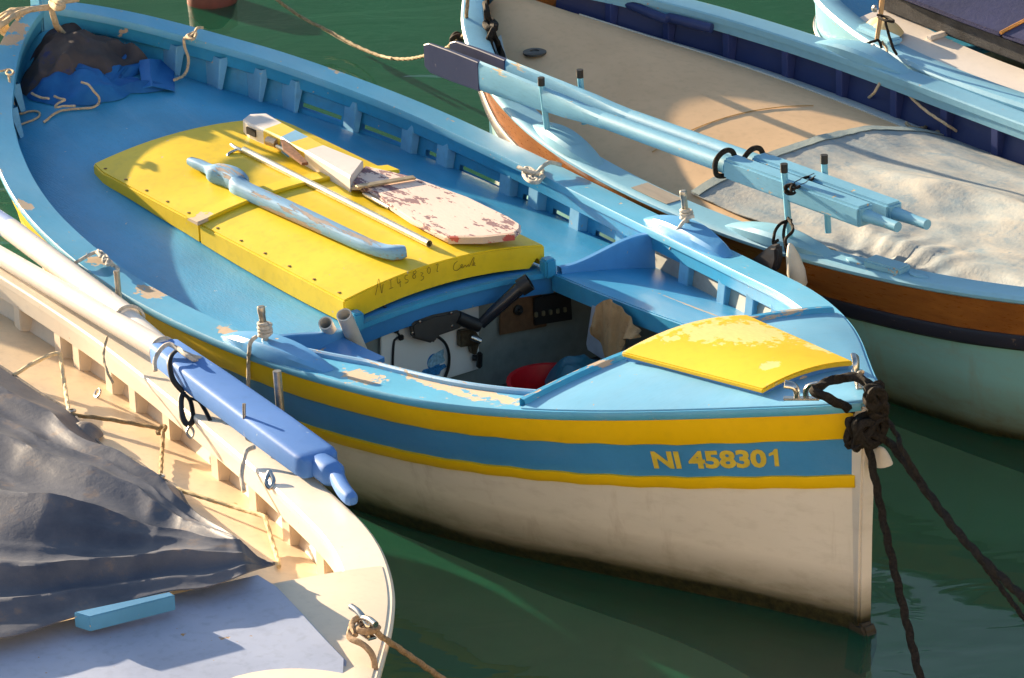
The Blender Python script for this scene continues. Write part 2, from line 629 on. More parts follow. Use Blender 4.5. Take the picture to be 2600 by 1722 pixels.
def hull_mat(name, top, band_lo, band_hi, green=True):
    k = NT(name)
    z = k.xyz()[2]
    n1 = k.noise(1.6, 5, 0.6, stretch=(1, 1, 3))
    n2 = k.noise(9, 6, 0.65, stretch=(1, 1, 2.5))
    zz = k.math('ADD', z, k.math('MULTIPLY', k.math('SUBTRACT', n1, 0.5), 0.07))
    zz = k.math('ADD', zz, k.math('MULTIPLY', k.math('SUBTRACT', n2, 0.5), 0.03))
    c = k.mix(k.ramp(n1, 0.3, 0.8), top, tuple(x * 0.88 for x in top[:3]) + (1,))
    c = k.mix(k.math('MULTIPLY', k.ramp(n2, 0.5, 0.9), 0.35), c, S(165, 150, 125))
    drip = k.noise(7, 5, 0.65, stretch=(1, 1, 0.09))
    c = k.mix(k.math('MULTIPLY', k.ramp(drip, 0.56, 0.72), 0.35), c, S(150, 122, 88))
    c = k.mix(k.math('MULTIPLY', k.ramp(zz, band_hi, band_lo + 0.02), k.math('ADD', 0.45, k.math('MULTIPLY', n2, 0.75)), clamp=True), c, S(92, 86, 60))
    c = k.mix(k.math('MULTIPLY', k.ramp(k.math('ADD', zz, k.math('MULTIPLY', n2, 0.03)), band_lo + 0.045, band_lo + 0.005), 0.9), c, S(48, 46, 30))
    weed = k.mix(k.ramp(k.noise(40, 5, 0.7), 0.35, 0.7), S(22, 20, 12), S(70, 66, 40))
    c = k.mix(k.ramp(zz, band_lo + 0.008, band_lo - 0.008), c, weed)
    c = k.mix(k.ramp(zz, 0.0, -0.06), c, S(112, 52, 40))
    k.set(k.b.inputs['Base Color'], c)
    k.b.inputs['Roughness'].default_value = 0.42
    k.set(k.b.inputs['Normal'], k.bump(n2, 0.15, 0.006))
    return k.m


M_hull = hull_mat('white hull paint with weed line', S(242, 234, 222), 0.05, 0.22)
M_stem = hull_mat('white stem paint', S(230, 222, 212), 0.05, 0.2)
M_dark = plain('dark bilge paint', S(70, 72, 72), 0.7)
M_steel = plain('worn steel', S(200, 195, 188), 0.25, 1.0, 0.1, 40)
M_galv = plain('galvanised steel', S(175, 170, 160), 0.42, 1.0, 0.2, 60)

boat = thing('fishing_boat', 'blue and yellow wooden fishing boat with white hull, lying in the middle', 'boat', 'm', (0, 0, 0))

XS = frange(-5.55, 0.035, 112)
SIDES = (('starboard', -1), ('port', 1))
SLOTS = [(-4.6, -4.38), (-4.28, -4.06), (-3.95, -3.86), (-3.76, -3.45), (-3.36, -3.27), (-3.15, -2.99), (-2.85, -2.7), (-1.9, -1.72), (-1.62, -1.5)]


def sg(x):
    return 1 + 0.10 * max(0, min(1, (x + 1.2) / 1.2))


def hull_rows(side, offs, out=0.0, xs=XS):
    rows = []
    for x in xs:
        zs = ZS(x)
        r = []
        for d in offs:
            z = zs - d * (sg(x) if d > 0.1 else 1)
            r.append((x, side * (hull_y(x, z) + out), z))
        rows.append(r)
    return rows


def in_slot(x):
    return any(a <= x <= b for a, b in SLOTS)


# hull sides: white below, blue band between two proud yellow strakes
for nm, sd in SIDES:
    rows = []
    for x in XS:
        zs = ZS(x)
        zt = zs - 0.268 * sg(x)
        zl = [zt, zt * 0.8, zt * 0.6, zt * 0.4, zt * 0.22, 0.09, 0.045, 0.0, -0.06, -0.16, -0.28, -0.42]
        rows.append([(x, sd * hull_y(x, z), z) for z in zl])
    part('hull', grid(rows), M_hull, boat, True)
    # band, split in quads so that the freeing slots stay open
    offs = [0.028, 0.122, 0.152, 0.178, 0.244, 0.272]
    V, F = grid(hull_rows(sd, offs))
    n = len(offs)
    F2 = []
    for f in F:
        j, i = f[0] % n, f[0] // n
        if sd > 0 and j == 2 and in_slot((XS[i] + XS[i + 1]) / 2):
            continue
        F2.append(f)
    part('blue_band', (V, F2), M_band, boat, True)
    for (e0, e1, t, nm2) in ((0.030, 0.122, 0.016, 'upper_yellow_strake'), (0.242, 0.284, 0.012, 'lower_yellow_strake')):
        rows = []
        for x in XS:
            zs = ZS(x)
            jit = 0.0016 * math.sin(37 * x) + 0.0012 * math.sin(91 * x + 1)
            d0, d1 = (e0 * sg(x) if e0 > 0.1 else e0) + (jit if e0 > 0.1 else 0), e1 * sg(x) + jit
            a = [(x, sd * hull_y(x, zs - d0), zs - d0), (x, sd * (hull_y(x, zs - d0) + t), zs - d0 - 0.002), (x, sd * (hull_y(x, zs - d0 - 0.01) + t + 0.002), zs - d0 - 0.012),
                 (x, sd * (hull_y(x, zs - d1 + 0.01) + t + 0.002), zs - d1 + 0.01), (x, sd * (hull_y(x, zs - d1) + t - 0.003), zs - d1), (x, sd * (hull_y(x, zs - d1) - 0.003), zs - d1)]
            rows.append(a)
        part(nm2, grid(rows), M_yel, boat, True)
    # gunwale cap
    rows = []
    for x in XS + [0.06, 0.075]:
        b, zs = HB(x), ZS(x)
        w = 0.118
        if sd < 0 and -2.12 < x < -0.93:
            w += 0.055 * min(1, (x + 2.12) / 0.3)
        yi = max(0.0, b - w)
        bo = b + 0.006
        rows.append([(x, sd * yi, zs - 0.03), (x, sd * (bo - 0.004), zs - 0.03), (x, sd * bo, zs - 0.024), (x, sd * bo, zs - 0.007), (x, sd * (bo - 0.005), zs), (x, sd * (yi + 0.002), zs + 0.001), (x, sd * yi, zs - 0.002), (x, sd * yi, zs - 0.03)])
    part('gunwale', grid(rows), M_gun, boat, True)
    # inwale board under the cap, bulwark skin, ribs
    xi = [x for x in XS if -5.5 < x < -0.6]
    rows = []
    for x in xi:
        b, zs = HB(x) - 0.105, ZS(x)
        rows.append([(x, sd * max(0, b + 0.03), zs - 0.031), (x, sd * max(0, b), zs - 0.031), (x, sd * max(0, b + 0.001), zs - 0.038), (x, sd * max(0, b + 0.004), zs - 0.088), (x, sd * max(0, b + 0.008), zs - 0.092), (x, sd * max(0, b + 0.03), zs - 0.092)])
    part('inwale', grid(rows), M_bul, boat, True)
    rows = []
    for x in xi:
        zs = ZS(x)
        ze = deck_z(x, HB(x) - 0.05) - 0.02
        r = []
        for z in (zs - 0.03, zs - 0.152, zs - 0.178, ze - 0.05):
            r.append((x, sd * max(0.0, min(hull_y(x, z) - 0.02, HB(x) - 0.036)), z))
        rows.append(r)
    V, F = grid(rows)
    F2 = [f for f in F if not (sd > 0 and f[0] % 4 == 1 and in_slot((xi[f[0] // 4] + xi[f[0] // 4 + 1]) / 2))]
    part('bulwark_planking', (V, F2), M_bul, boat, True)
    for x, w in ((-5.13, 0.12), (-4.96, 0.13), (-4.79, 0.12), (-4.63, 0.11), (-4.33, 0.085), (-4.02, 0.08), (-3.81, 0.08), (-3.41, 0.075), (-3.22, 0.07), (-2.93, 0.07), (-2.6, 0.06), (-2.13, 0.06), (-1.84, 0.05), (-1.62, 0.05), (-1.42, 0.05)):
        zs = ZS(x)
        zb = deck_z(x, HB(x) - 0.07) - 0.01
        rows = []
        for z in (zs - 0.06, (zs + zb) / 2, zb):
            y0 = hull_y(x, z) - 0.018
            y1 = HB(x) - 0.088 - (zs - z) * 0.14
            rows.append([(x - w / 2, sd * y0, z), (x - w / 2, sd * y1, z), (x + w / 2, sd * (y1 - 0.0), z), (x + w / 2, sd * y0, z)])
        part('rib', bevel_vf(grid(rows), 0.004, 1), M_rib, boat)

# closed stern and stem posts
st = prism([(-0.035, -0.028, -0.12), (0.048, -0.018, -0.12), (0.040, -0.022, 0.03), (0.055, -0.026, 0.35), (0.083, -0.03, 0.79), (0.086, -0.03, 0.835), (0.0, -0.03, 0.835), (-0.02, -0.03, 0.5)], (0, 0.058, 0), 0.008)
part('stem_post', st, M_stem, boat)
foot = prism([(-0.34, -0.028, -0.2), (0.045, -0.028, -0.16), (0.085, -0.028, -0.05), (0.082, -0.028, 0.01), (0.06, -0.028, 0.036), (0.03, -0.028, 0.03), (-0.05, -0.028, 0.05), (-0.2, -0.028, 0.02)], (0, 0.056, 0), 0.01)
part('stem_foot', foot, plain('weeded stem foot', S(52, 46, 34), 0.8, 0, 0.4, 30, 0.5), boat)
sp = prism([(-5.60, -0.03, -0.1), (-5.52, -0.03, -0.1), (-5.50, -0.03, 0.86), (-5.52, -0.03, 0.97), (-5.60, -0.03, 0.97), (-5.62, -0.03, 0.4)], (0, 0.06, 0), 0.008)
part('stern_post', sp, M_gun, boat)

# decks
def deck_patch(x0, x1, y0f, y1f, nx, ny, dz=0.0):
    rows = []
    for x in frange(x0, x1, nx):
        a, b = y0f(x), y1f(x)
        rows.append([(x, a + (b - a) * j / (ny - 1), deck_z(x, a + (b - a) * j / (ny - 1)) + dz) for j in range(ny)])
    return rows


inner = lambda x: max(0.0, hull_y(x, ZS(x) - 0.2) - 0.012)
part('aft_deck', slab(deck_patch(-5.5, -2.40, lambda x: -inner(x), inner, 40, 17), (0, 0, -0.02)), M_blue, boat, True)
part('side_deck', slab(deck_patch(-2.402, -0.75, lambda x: 0.45, inner, 18, 6, 0.0), (0, 0, -0.022)), paint('blue side deck paint', S(62, 154, 202), rough=0.36, streak=(2, 9, 9), wear=0.0, chips=0.0, fade=0.2, patches=[((-1.75, 0.66, 0.47), (0.22, 0.006, 0.1))]), boat, True)
# riser of the side deck along the cockpit
rows = [[(x, 0.4525, deck_z(x, 0.45) - 0.002), (x, 0.446, deck_z(x, 0.45) - 0.006), (x, 0.449, deck_z(x, 0.45) - 0.075), (x, 0.47, deck_z(x, 0.45) - 0.075)] for x in frange(-2.40, -0.8, 14)]
part('cockpit_carling', grid(rows), M_bul, boat, True)

# foredeck
def fore_z(x, y):
    b = HB(x)
    return ZS(x) + 0.004 + 0.075 * min(1, b / 0.6) * max(0.0, 1 - (y / max(b, 0.02)) ** 2)


rows = []
for x in frange(-0.95, 0.07, 22):
    b = HB(x) - 0.012
    rows.append([(x, b * (2 * j / 20 - 1), fore_z(x, b * (2 * j / 20 - 1)) + (0.0 if 0 < j < 20 else -0.002)) for j in range(21)])
part('foredeck', slab(rows, (0, 0, -0.025)), M_fore, boat, True)
b0 = HB(-0.95) - 0.03
rows = []
for j in range(25):
    y = b0 * (2 * j / 24 - 1)
    z = fore_z(-0.95, y)
    rows.append([(-0.948, y, z - 0.05), (-0.985, y, z - 0.05), (-0.985, y, z + 0.012), (-0.98, y, z + 0.016), (-0.96, y, z + 0.016), (-0.955, y, z + 0.012), (-0.948, y, z - 0.003)])
part('foredeck_coaming', grid(rows), paint('peeling coaming paint', BLUE, rough=0.45, wear=0.38, wear_scale=5, streak=(6, 1, 6)), boat, True)
# starboard cockpit coaming strip
rows = []
for x in frange(-2.12, -0.955, 30):
    y = -(HB(x) - 0.118 - 0.055 * min(1, (x + 2.12) / 0.3))
    z = ZS(x)
    rows.append([(x, y + 0.0, z - 0.06), (x, y + 0.018, z - 0.06), (x, y + 0.018, z + 0.016), (x, y + 0.012, z + 0.02), (x, y + 0.004, z + 0.02), (x, y - 0.002, z + 0.014), (x, y - 0.002, z + 0.001)])
part('cockpit_coaming', grid(rows), paint('worn coaming strip', S(120, 170, 210), rough=0.45, wear=0.22, wear_scale=7, streak=(1, 6, 6)), boat, True)

# swept ledges between hatch and bulwark (both sides)
for nm, sd in SIDES:
    rows = []
    for t in frange(0, 1, 14):
        y = 0.47 + t * (HB(-2.37) - 0.09 - 0.47)
        zb = deck_z(-2.37, y) - 0.02
        h = 0.045 + 0.115 * (t * t * (3 - 2 * t))
        rows.append([(-2.395, sd * y, zb), (-2.395, sd * y, zb + h - 0.004), (-2.39, sd * y, zb + h), (-2.37, sd * y, zb + h), (-2.365, sd * y, zb + h - 0.004), (-2.36, sd * y, zb)])
    part('swept_ledge', grid(rows), paint('ledge paint ' + nm, S(80, 148, 206), rough=0.42, wear=0.08, wear_scale=8, chips=0.03), boat, True)
# starboard ledge deck beside the hatch front
rows = deck_patch(-2.402, -2.08, lambda x: -inner(x), lambda x: -0.52, 5, 6)
part('ledge_deck', slab(rows, (0, 0, -0.02)), paint('cracked ledge deck paint', S(72, 138, 198), rough=0.45, wear=0.12, wear_scale=6, chips=0.05), boat, True)

# cockpit well: floor, sides, engine bulkhead, beam
part('cockpit_floor', slab([[(x, y, 0.02) for y in frange(-BW(x) + 0.03, BW(x) - 0.03, 4)] for x in frange(-2.6, -0.5, 4)], (0, 0, -0.02)), M_dark, boat)
for nm, sd in SIDES:
    rows = [[(x, sd * (hull_y(x, z) - 0.03), z) for z in (ZS(x) - 0.05, 0.3, 0.12, 0.0)] for x in frange(-2.6, -0.4, 12)]
    part('cockpit_lining', grid(rows), plain('grey cockpit lining ' + nm, S(150, 152, 146), 0.6), boat, True)
part('forward_bulkhead', slab([[(-0.55, s * (hull_y(-0.55, z) - 0.03), z) for z in (0.0, 0.2, 0.4, 0.62)] for s in (-1, 1)], (0.02, 0, 0)), M_dark, boat)
part('engine_bulkhead', box((-2.50, 0.0, 0.20), (0.02, 1.75, 0.42)), plain('grey bulkhead paint', S(135, 140, 132), 0.55), boat)
rows = []
for t in frange(-1, 1, 25):
    y = 0.47 * t
    z = 0.455 + 0.035 * (1 - t * t) - 0.01
    rows.append([(-2.488, y, z - 0.075), (-2.445, y, z - 0.085), (-2.425, y, z - 0.08), (-2.418, y, z - 0.05), (-2.418, y, z + 0.005), (-2.43, y, z + 0.012), (-2.488, y, z + 0.012)])
part('deck_beam', grid(rows), paint('chipped beam paint', S(56, 130, 190), rough=0.4, wear=0.05, chips=0.08), boat, True)
for sd in (-1, 1):
    part('hatch_stop', box((-2.405, sd * 0.435, 0.485), (0.05, 0.05, 0.075), None, 0.008), M_bul, boat)


# ---------------------------------------------------------------- fittings of the blue boat
def side_lens(x0, x1, sd, h=0.05, w=0.12):
    rows = []
    for t in frange(0, 1, 18):
        x = x0 + (x1 - x0) * t
        yo, z0 = HB(x) + 0.008, ZS(x) - 0.004
        k = (max(0.0, math.sin(math.pi * t))) ** 0.75
        wi = w * (0.35 + 0.65 * k)
        hh = 0.006 + h * k
        yc = yo - w / 2
        rows.append([(x, sd * (yc + wi / 2), z0), (x, sd * (yc + wi / 2), z0 + hh * 0.7), (x, sd * (yc + wi / 2 - 0.012), z0 + hh), (x, sd * (yc - wi / 2 + 0.012), z0 + hh), (x, sd * (yc - wi / 2), z0 + hh * 0.7), (x, sd * (yc - wi / 2), z0)])
    V, F = grid(rows)
    F.append(tuple(range(6)))
    F.append(tuple(len(V) - 1 - k for k in range(6)))
    return V, F


M_lens = paint('thole block paint', S(92, 158, 212), rough=0.32, wear=0.04, wear_scale=8, chips=0.03)
for sd in (-1, 1):
    part('thole_block', side_lens(-2.47, -1.86, sd), M_lens, boat, True)
    y = sd * 0.945
    tilt = Vector((-0.02, 0.0, 0.13))
    part('thole_pin', lathe([(0.0125, -0.03), (0.0125, 0.10), (0.0145, 0.104), (0.0145, 0.125), (0.012, 0.13)], 14, (-2.2, y, 0.60), axis_m(tilt)), M_galv, boat, True)

# mooring cleats on the foredeck
def cleat(a, b, up, name):
    a, b = Vector(a), Vector(b)
    d = (b - a).normalized()
    u = Vector(up)
    base = beam(a + u * 0.004, b + u * 0.004, 0.028, 0.008, 0.003)
    o = part('cleat', base, M_steel, boat)
    for e, s in ((a, 1), (b, -1)):
        p0 = e + d * s * 0.045
        o2 = part('horn', tube([p0, p0 + u * 0.03, p0 + u * 0.048 - d * s * 0.012, p0 + u * 0.055 - d * s * 0.04], lambda t: 0.013 + 0.004 * t, 10, 0.006, flat=0.55), M_steel, o, True)
    return o


cleat((-0.084, -0.234, 0.865), (-0.007, -0.141, 0.865), (0, 0, 1), 'a')
cleat((-0.124, 0.099, 0.868), (0.023, 0.005, 0.868), (0, 0, 1), 'b')

# registration number painted on the bow
def text_mesh(body, size, offset=0.0):
    cu = bpy.data.curves.new('t', 'FONT')
    cu.body = body
    cu.size = size
    cu.offset = offset
    cu.resolution_u = 3
    ob = bpy.data.objects.new('t', cu)
    col.objects.link(ob)
    dg = bpy.context.evaluated_depsgraph_get()
    me = bpy.data.meshes.new_from_object(ob.evaluated_get(dg))
    V = [v.co.copy() for v in me.vertices]
    F = [tuple(p.vertices) for p in me.polygons]
    bpy.data.objects.remove(ob)
    bpy.data.meshes.remove(me)
    return V, F


V, F = text_mesh('NI 45830', 0.1, 0.0042)
_x = max(v.x for v in V) + 0.009
_h = max(v.y for v in V) - 0.001
_one = [(0.030, 0.0), (0.030, _h), (0.020, _h), (0.013, _h - 0.011), (0.0, _h - 0.018), (0.0, _h - 0.030), (0.0155, _h - 0.023), (0.0155, 0.0)]
_n = len(V)
V = V + [Vector((_x + a, b, 0)) for a, b in _one]
F = F + [(_n, _n + 1, _n + 2, _n + 3, _n + 6, _n + 7), (_n + 3, _n + 4, _n + 5, _n + 6)]
w0, w1 = min(v.x for v in V), max(v.x for v in V)
h0, h1 = min(v.y for v in V), max(v.y for v in V)
P = []
for v in V:
    t = (v.x - w0) / (w1 - w0)
    s = (v.y - h0) / (h1 - h0)
    x = -0.562 + 0.372 * t
    z = ZS(x) - (0.216 - 0.066 * s) * (1 + 0.08 * max(0, x + 1.2) / 1.2)
    P.append((x, -(hull_y(x, z) + 0.0035), z))
part('registration_number', (P, F), plain('yellow letter film', S(214, 190, 70), 0.4), boat)

M_rust = plain('rusty screw', S(116, 84, 40), 0.8)
# ---------------------------------------------------------------- engine hatch cover
XJ = -3.50


def zt(x, y):
    return 0.556 + 0.012 * max(0, min(1, (-x - 2.45) / 1.9)) + 0.05 * (1 - (y / 0.455) ** 2)


hatch = thing('hatch_cover', 'large yellow engine hatch cover in two panels with a joint batten', 'hatch cover', 'm', (-3.4, 0, 0.45))


def hatch_panel(x0, x1, rnd):
    W = 0.455
    rows = []
    for i, x in enumerate(frange(x0, x1, 9)):
        r = []
        for j in range(25):
            t = 2 * j / 24 - 1
            w = W
            if rnd and x < x0 + 0.06:
                w = W - 0.018 * (1 - (x - x0) / 0.06) ** 2
            r.append((x, w * t, zt(x, w * t)))
        rows.append(r)
    n = 25
    V, F = grid(rows)
    rim = [j for j in range(n)] + [i * n + n - 1 for i in range(1, 9)] + [8 * n + j for j in range(n - 2, -1, -1)] + [i * n for i in range(7, 0, -1)]
    N = len(V)
    for k, idx in enumerate(rim):
        p = V[idx]
        if abs(p[0] - x1) < 1e-6 and x1 > -2.5:   # front apron, notched at the corners
            d = 0.092 if abs(p[1]) < 0.40 else (0.05 if abs(p[1]) < 0.44 else 0.09)
            z = p[2] - d
        else:
            z = min(p[2] - 0.05, deck_z(p[0], p[1]) + 0.006)
        V.append((p[0], p[1], z))
    for k in range(len(rim)):
        a, b = rim[k], rim[(k + 1) % len(rim)]
        F.append((a, N + k, N + (k + 1) % len(rim), b))
    return bevel_vf((V, F), 0.006, 2, 50)


part('panel', hatch_panel(-4.37, XJ - 0.002, True), M_hatch, hatch, True)
part('panel', hatch_panel(XJ + 0.002, -2.45, False), M_hatch, hatch, True)
rows = []
for j in range(25):
    y = 0.47 * (2 * j / 24 - 1)
    zz = zt(XJ, max(-0.455, min(0.455, y))) + 0.002
    rows.append([(XJ - 0.075, y, zz), (XJ - 0.073, y, zz + 0.010), (XJ + 0.012, y, zz + 0.013), (XJ + 0.016, y, zz + 0.008), (XJ + 0.016, y, zz - 0.001)])
V, F = grid(rows)
F += [(0, 1, 2, 3, 4), tuple(len(V) - 1 - k for k in range(5))]
part('joint_batten', (V, F), paint('yellow batten paint, bare at the ends', S(224, 192, 14), rough=0.45, patches=[((XJ + 3.4 - 0.01, -0.455, 0.13), (0.05, 0.05, 0.08)), ((XJ + 3.4, 0.2, 0.15), (0.02, 0.04, 0.02))], wear=0.02, wear_scale=6, chips=0.05), hatch, True)
for x in frange(-4.28, -3.62, 5) + frange(-3.40, -2.52, 6):
    part('screw', lathe([(0.007, 0.0), (0.007, 0.0015), (0.004, 0.002), (0.001, 0.0018)], 10, (x, -0.43, zt(x, -0.43) + 0.0005)), M_rust, hatch)
# hand-written number on the front apron
STROKES = [
    [(-2.444, -0.319, 0.547), (-2.444, -0.31, 0.576), (-2.443, -0.302, 0.608), (-2.444, -0.295, 0.573), (-2.444, -0.291, 0.548), (-2.444, -0.283, 0.583)],
    [(-2.444, -0.256, 0.59), (-2.444, -0.242, 0.591)], [(-2.444, -0.249, 0.59), (-2.443, -0.25, 0.557)], [(-2.444, -0.258, 0.556), (-2.444, -0.24, 0.558)],
    [(-2.444, -0.22, 0.594), (-2.444, -0.219, 0.57), (-2.444, -0.204, 0.573)], [(-2.444, -0.209, 0.583), (-2.443, -0.209, 0.553)],
    [(-2.444, -0.172, 0.591), (-2.444, -0.184, 0.59), (-2.444, -0.185, 0.578), (-2.443, -0.173, 0.572), (-2.444, -0.175, 0.562), (-2.444, -0.186, 0.562)],
    [(-2.443, -0.137, 0.601), (-2.443, -0.149, 0.596), (-2.443, -0.138, 0.577), (-2.444, -0.147, 0.57), (-2.444, -0.151, 0.582), (-2.444, -0.136, 0.591), (-2.443, -0.137, 0.6)],
    [(-2.443, -0.116, 0.587), (-2.444, -0.105, 0.582), (-2.443, -0.114, 0.574), (-2.443, -0.103, 0.568), (-2.443, -0.106, 0.558), (-2.444, -0.117, 0.555)],
    [(-2.443, -0.08, 0.6), (-2.443, -0.087, 0.588), (-2.443, -0.08, 0.574), (-2.444, -0.071, 0.581), (-2.443, -0.074, 0.595), (-2.443, -0.08, 0.6)],
    [(-2.444, -0.045, 0.599), (-2.444, -0.036, 0.603), (-2.444, -0.043, 0.574), (-2.443, -0.038, 0.574)],
    [(-2.444, 0.051, 0.592), (-2.444, 0.036, 0.583), (-2.443, 0.031, 0.566), (-2.444, 0.044, 0.555), (-2.444, 0.058, 0.56), (-2.443, 0.073, 0.568), (-2.444, 0.07, 0.575), (-2.444, 0.065, 0.568), (-2.444, 0.072, 0.559), (-2.444, 0.086, 0.568), (-2.443, 0.089, 0.559), (-2.444, 0.1, 0.567), (-2.444, 0.102, 0.557), (-2.444, 0.121, 0.585), (-2.444, 0.127, 0.587), (-2.444, 0.118, 0.557), (-2.444, 0.129, 0.563), (-2.444, 0.126, 0.568), (-2.443, 0.122, 0.56), (-2.444, 0.133, 0.553)]]
part('handwritten_number', join(*[tube(s, 0.0011, 5, 0.004) for s in STROKES]), plain('brown marker ink', S(120, 92, 10), 0.7), hatch)

# ---------------------------------------------------------------- fore hatch
fh = thing('hatch_cover', 'small yellow bow hatch cover with flaking cream patches on the foredeck', 'hatch cover', 'm', (-0.58, 0, 0.76))


def fore_top(t, s):      # t 0 aft .. 1 fwd, s -1..1
    x = -0.94 + 0.69 * t
    hw = 0.272 + (0.192 - 0.272) * t
    z = 0.776 + 0.062 * t + 0.035 * (1 - s * s) * (1 - 0.35 * t)
    return x, hw * s, z


rows = [[fore_top(t, s) for s in frange(-1, 1, 15)] for t in frange(0, 1, 9)]
M_fh = paint('yellow bow hatch paint, flaked', S(224, 184, 20), rough=0.42, var=0.08, chips=0.07, wear_col=S(226, 198, 120), wear_col2=S(232, 206, 130), wear=0.06, wear_scale=4,
             patches=[((-0.15, 0.11, 0.07), (0.16, 0.13, 0.1)), ((-0.24, 0.0, 0.07), (0.10, 0.08, 0.1)), ((0.14, 0.20, 0.08), (0.06, 0.04, 0.1)), ((0.2, -0.06, 0.1), (0.035, 0.03, 0.1)), ((-0.36, 0.0, 0.04), (0.03, 0.26, 0.1)), ((-0.28, -0.12, 0.04), (0.03, 0.03, 0.1))])
part('lid', bevel_vf(slab(rows, (0, 0, -0.018)), 0.004, 2, 50), M_fh, fh, True)
rows2 = [[(p[0] + (0.012 if i == 0 else (-0.012 if i == 8 else 0)), p[1] * 0.955, p[2] - 0.0185) for p in r] for i, r in enumerate(rows)]
per = rows2[0] + [r[-1] for r in rows2[1:]] + rows2[-1][-2::-1] + [r[0] for r in rows2[-2:0:-1]]
V = [Vector(p) for p in per] + [Vector((p[0], p[1], fore_z(p[0], p[1]) - 0.03)) for p in per]
N = len(per)
part('riser', (V, [(i, (i + 1) % N, (i + 1) % N + N, i + N) for i in range(N)]), paint('hatch riser paint', S(70, 128, 190), rough=0.45, wear=0.04), fh)

# ---------------------------------------------------------------- rudder, boat hook and tiller lying on the hatch
M_rw = paint('chalky white rudder paint', S(222, 214, 208), rough=0.5, wear=0.03, wear_scale=9, chips=0.04, wear_col=S(160, 120, 95))
M_ry = paint('yellow rudder band paint', S(232, 196, 70), rough=0.5, chips=0.05)
M_rb = paint('light blue rudder band paint', S(120, 172, 205), rough=0.5)
rud = thing('rudder', 'wooden rudder with white stock and flaking pinkish blade lying on the yellow hatch', 'rudder', 'm', (-3.464, 0.222, 0.61))
sec = [((-4.194, 0.169, 0.668), (-4.245, 0.246, 0.668)), ((-4.13, 0.162, 0.672), (-4.199, 0.293, 0.672)), ((-4.027, 0.168, 0.672), (-4.052, 0.279, 0.672)), ((-3.901, 0.172, 0.672), (-3.907, 0.24, 0.672)),
       ((-3.819, 0.16, 0.672), (-3.832, 0.269, 0.672)), ((-3.698, 0.16, 0.672), (-3.706, 0.26, 0.672)), ((-3.315, 0.13, 0.672), (-3.453, 0.281, 0.672))]
sec[3] = (sec[3][0], tuple(Vector(sec[2][1]).lerp(Vector(sec[4][1]), 0.5)))
rows, mats = [], []
for a, b in sec:
    a, b = Vector(a), Vector(b)
    zb = 0.607
    rows.append([Vector((a.x, a.y, zb)), Vector((a.x, a.y, a.z - 0.008)), a.lerp(b, 0.07), b.lerp(a, 0.07), Vector((b.x, b.y, b.z - 0.008)), Vector((b.x, b.y, zb))])
rows[0] = [p.lerp(rows[0][2].lerp(rows[0][3], 0.5), 0.15) for p in rows[0]]
V, F = grid(rows)
cm = [0, 0, 1, 2, 1, 0]
mats = [cm[i // 5] for i in range(len(F))]
F += [tuple(range(6)), tuple(len(V) - 1 - k for k in range(6))]
mats += [0, 0]
stock = part('stock', (V, F, mats), [M_rw, M_ry, M_rb], rud)
hA, hB = Vector(rows[1][1]), Vector(rows[2][1])
hd = (hB - hA).normalized()
part('socket_hole_shade', beam(hA.lerp(hB, -0.12) + Vector((0, 0, -0.022)), hA.lerp(hB, 0.5) + Vector((0, 0, -0.022)), 0.012, 0.03), plain('socket shade', S(45, 38, 32), 0.9), stock)  # solid dark box, painted as the shade inside the square hole
blade = [(-3.341, 0.151, 0.638), (-3.244, 0.157, 0.638), (-3.172, 0.16, 0.638), (-3.107, 0.143, 0.638), (-3.023, 0.125, 0.638), (-2.848, 0.103, 0.638), (-2.7, 0.097, 0.638), (-2.59, 0.097, 0.638), (-2.499, 0.205, 0.638), (-2.452, 0.32, 0.638), (-2.481, 0.368, 0.638), (-2.523, 0.397, 0.638), (-2.618, 0.41, 0.638), (-2.898, 0.414, 0.638), (-3.14, 0.388, 0.638), (-3.252, 0.375, 0.638), (-3.39, 0.333, 0.638), (-3.479, 0.302, 0.638)]
bl = prism(blade, (0, 0, -0.027), 0.008)
M_bl = paint('flaking blade paint', S(232, 206, 192), rough=0.6, var=0.06, wear=0.40, wear_scale=7, wear_col=S(120, 140, 150), wear_col2=S(165, 95, 95), streak=(1, 3, 3), chips=0.16, bump=0.5)
part('blade', bl, M_bl, rud)
part('red_edge', prism([(-2.575, 0.099, 0.638), (-2.491, 0.2, 0.638), (-2.445, 0.315, 0.638), (-2.455, 0.319, 0.638), (-2.503, 0.208, 0.638), (-2.585, 0.108, 0.638)], (0, 0, -0.026)), paint('red antifouling rest', S(186, 88, 78), rough=0.7, wear=0.62, wear_scale=9, wear_col=S(215, 190, 170)), rud)
part('strap', join(beam((-3.257, 0.123, 0.648), (-3.203, 0.361, 0.648), 0.035, 0.008, 0.002), beam((-3.254, 0.12, 0.644), (-3.317, 0.166, 0.612), 0.04, 0.012, 0.002)), plain('dull bronze strap', S(178, 160, 132), 0.45, 0.7, 0.25, 30), rud)
part('pintle', tube([(-3.234, 0.143, 0.622), (-3.033, 0.131, 0.622)], 0.0085, 12, smooth=False), M_galv, rud, True)
gud = part('gudgeon', tube([(-3.977, 0.158, 0.64), (-3.922, 0.168, 0.64)], 0.019, 14, smooth=False), plain('weathered brass', S(190, 165, 140), 0.4, 0.6), rud, True)
part('bolt', tube([(-3.909, 0.16, 0.635), (-3.807, 0.155, 0.635)], 0.009, 10, smooth=False), M_galv, gud, True)
part('hinge_plate', prism([(-3.878, 0.159, 0.675), (-3.85, 0.167, 0.675), (-3.618, 0.111, 0.675), (-3.561, 0.093, 0.675), (-3.571, 0.069, 0.675), (-3.763, 0.101, 0.675)], (0, 0, -0.012), 0.002), plain('rusty hinge plate', S(120, 78, 50), 0.8, 0.1, 0.4, 60, 0.5), rud)

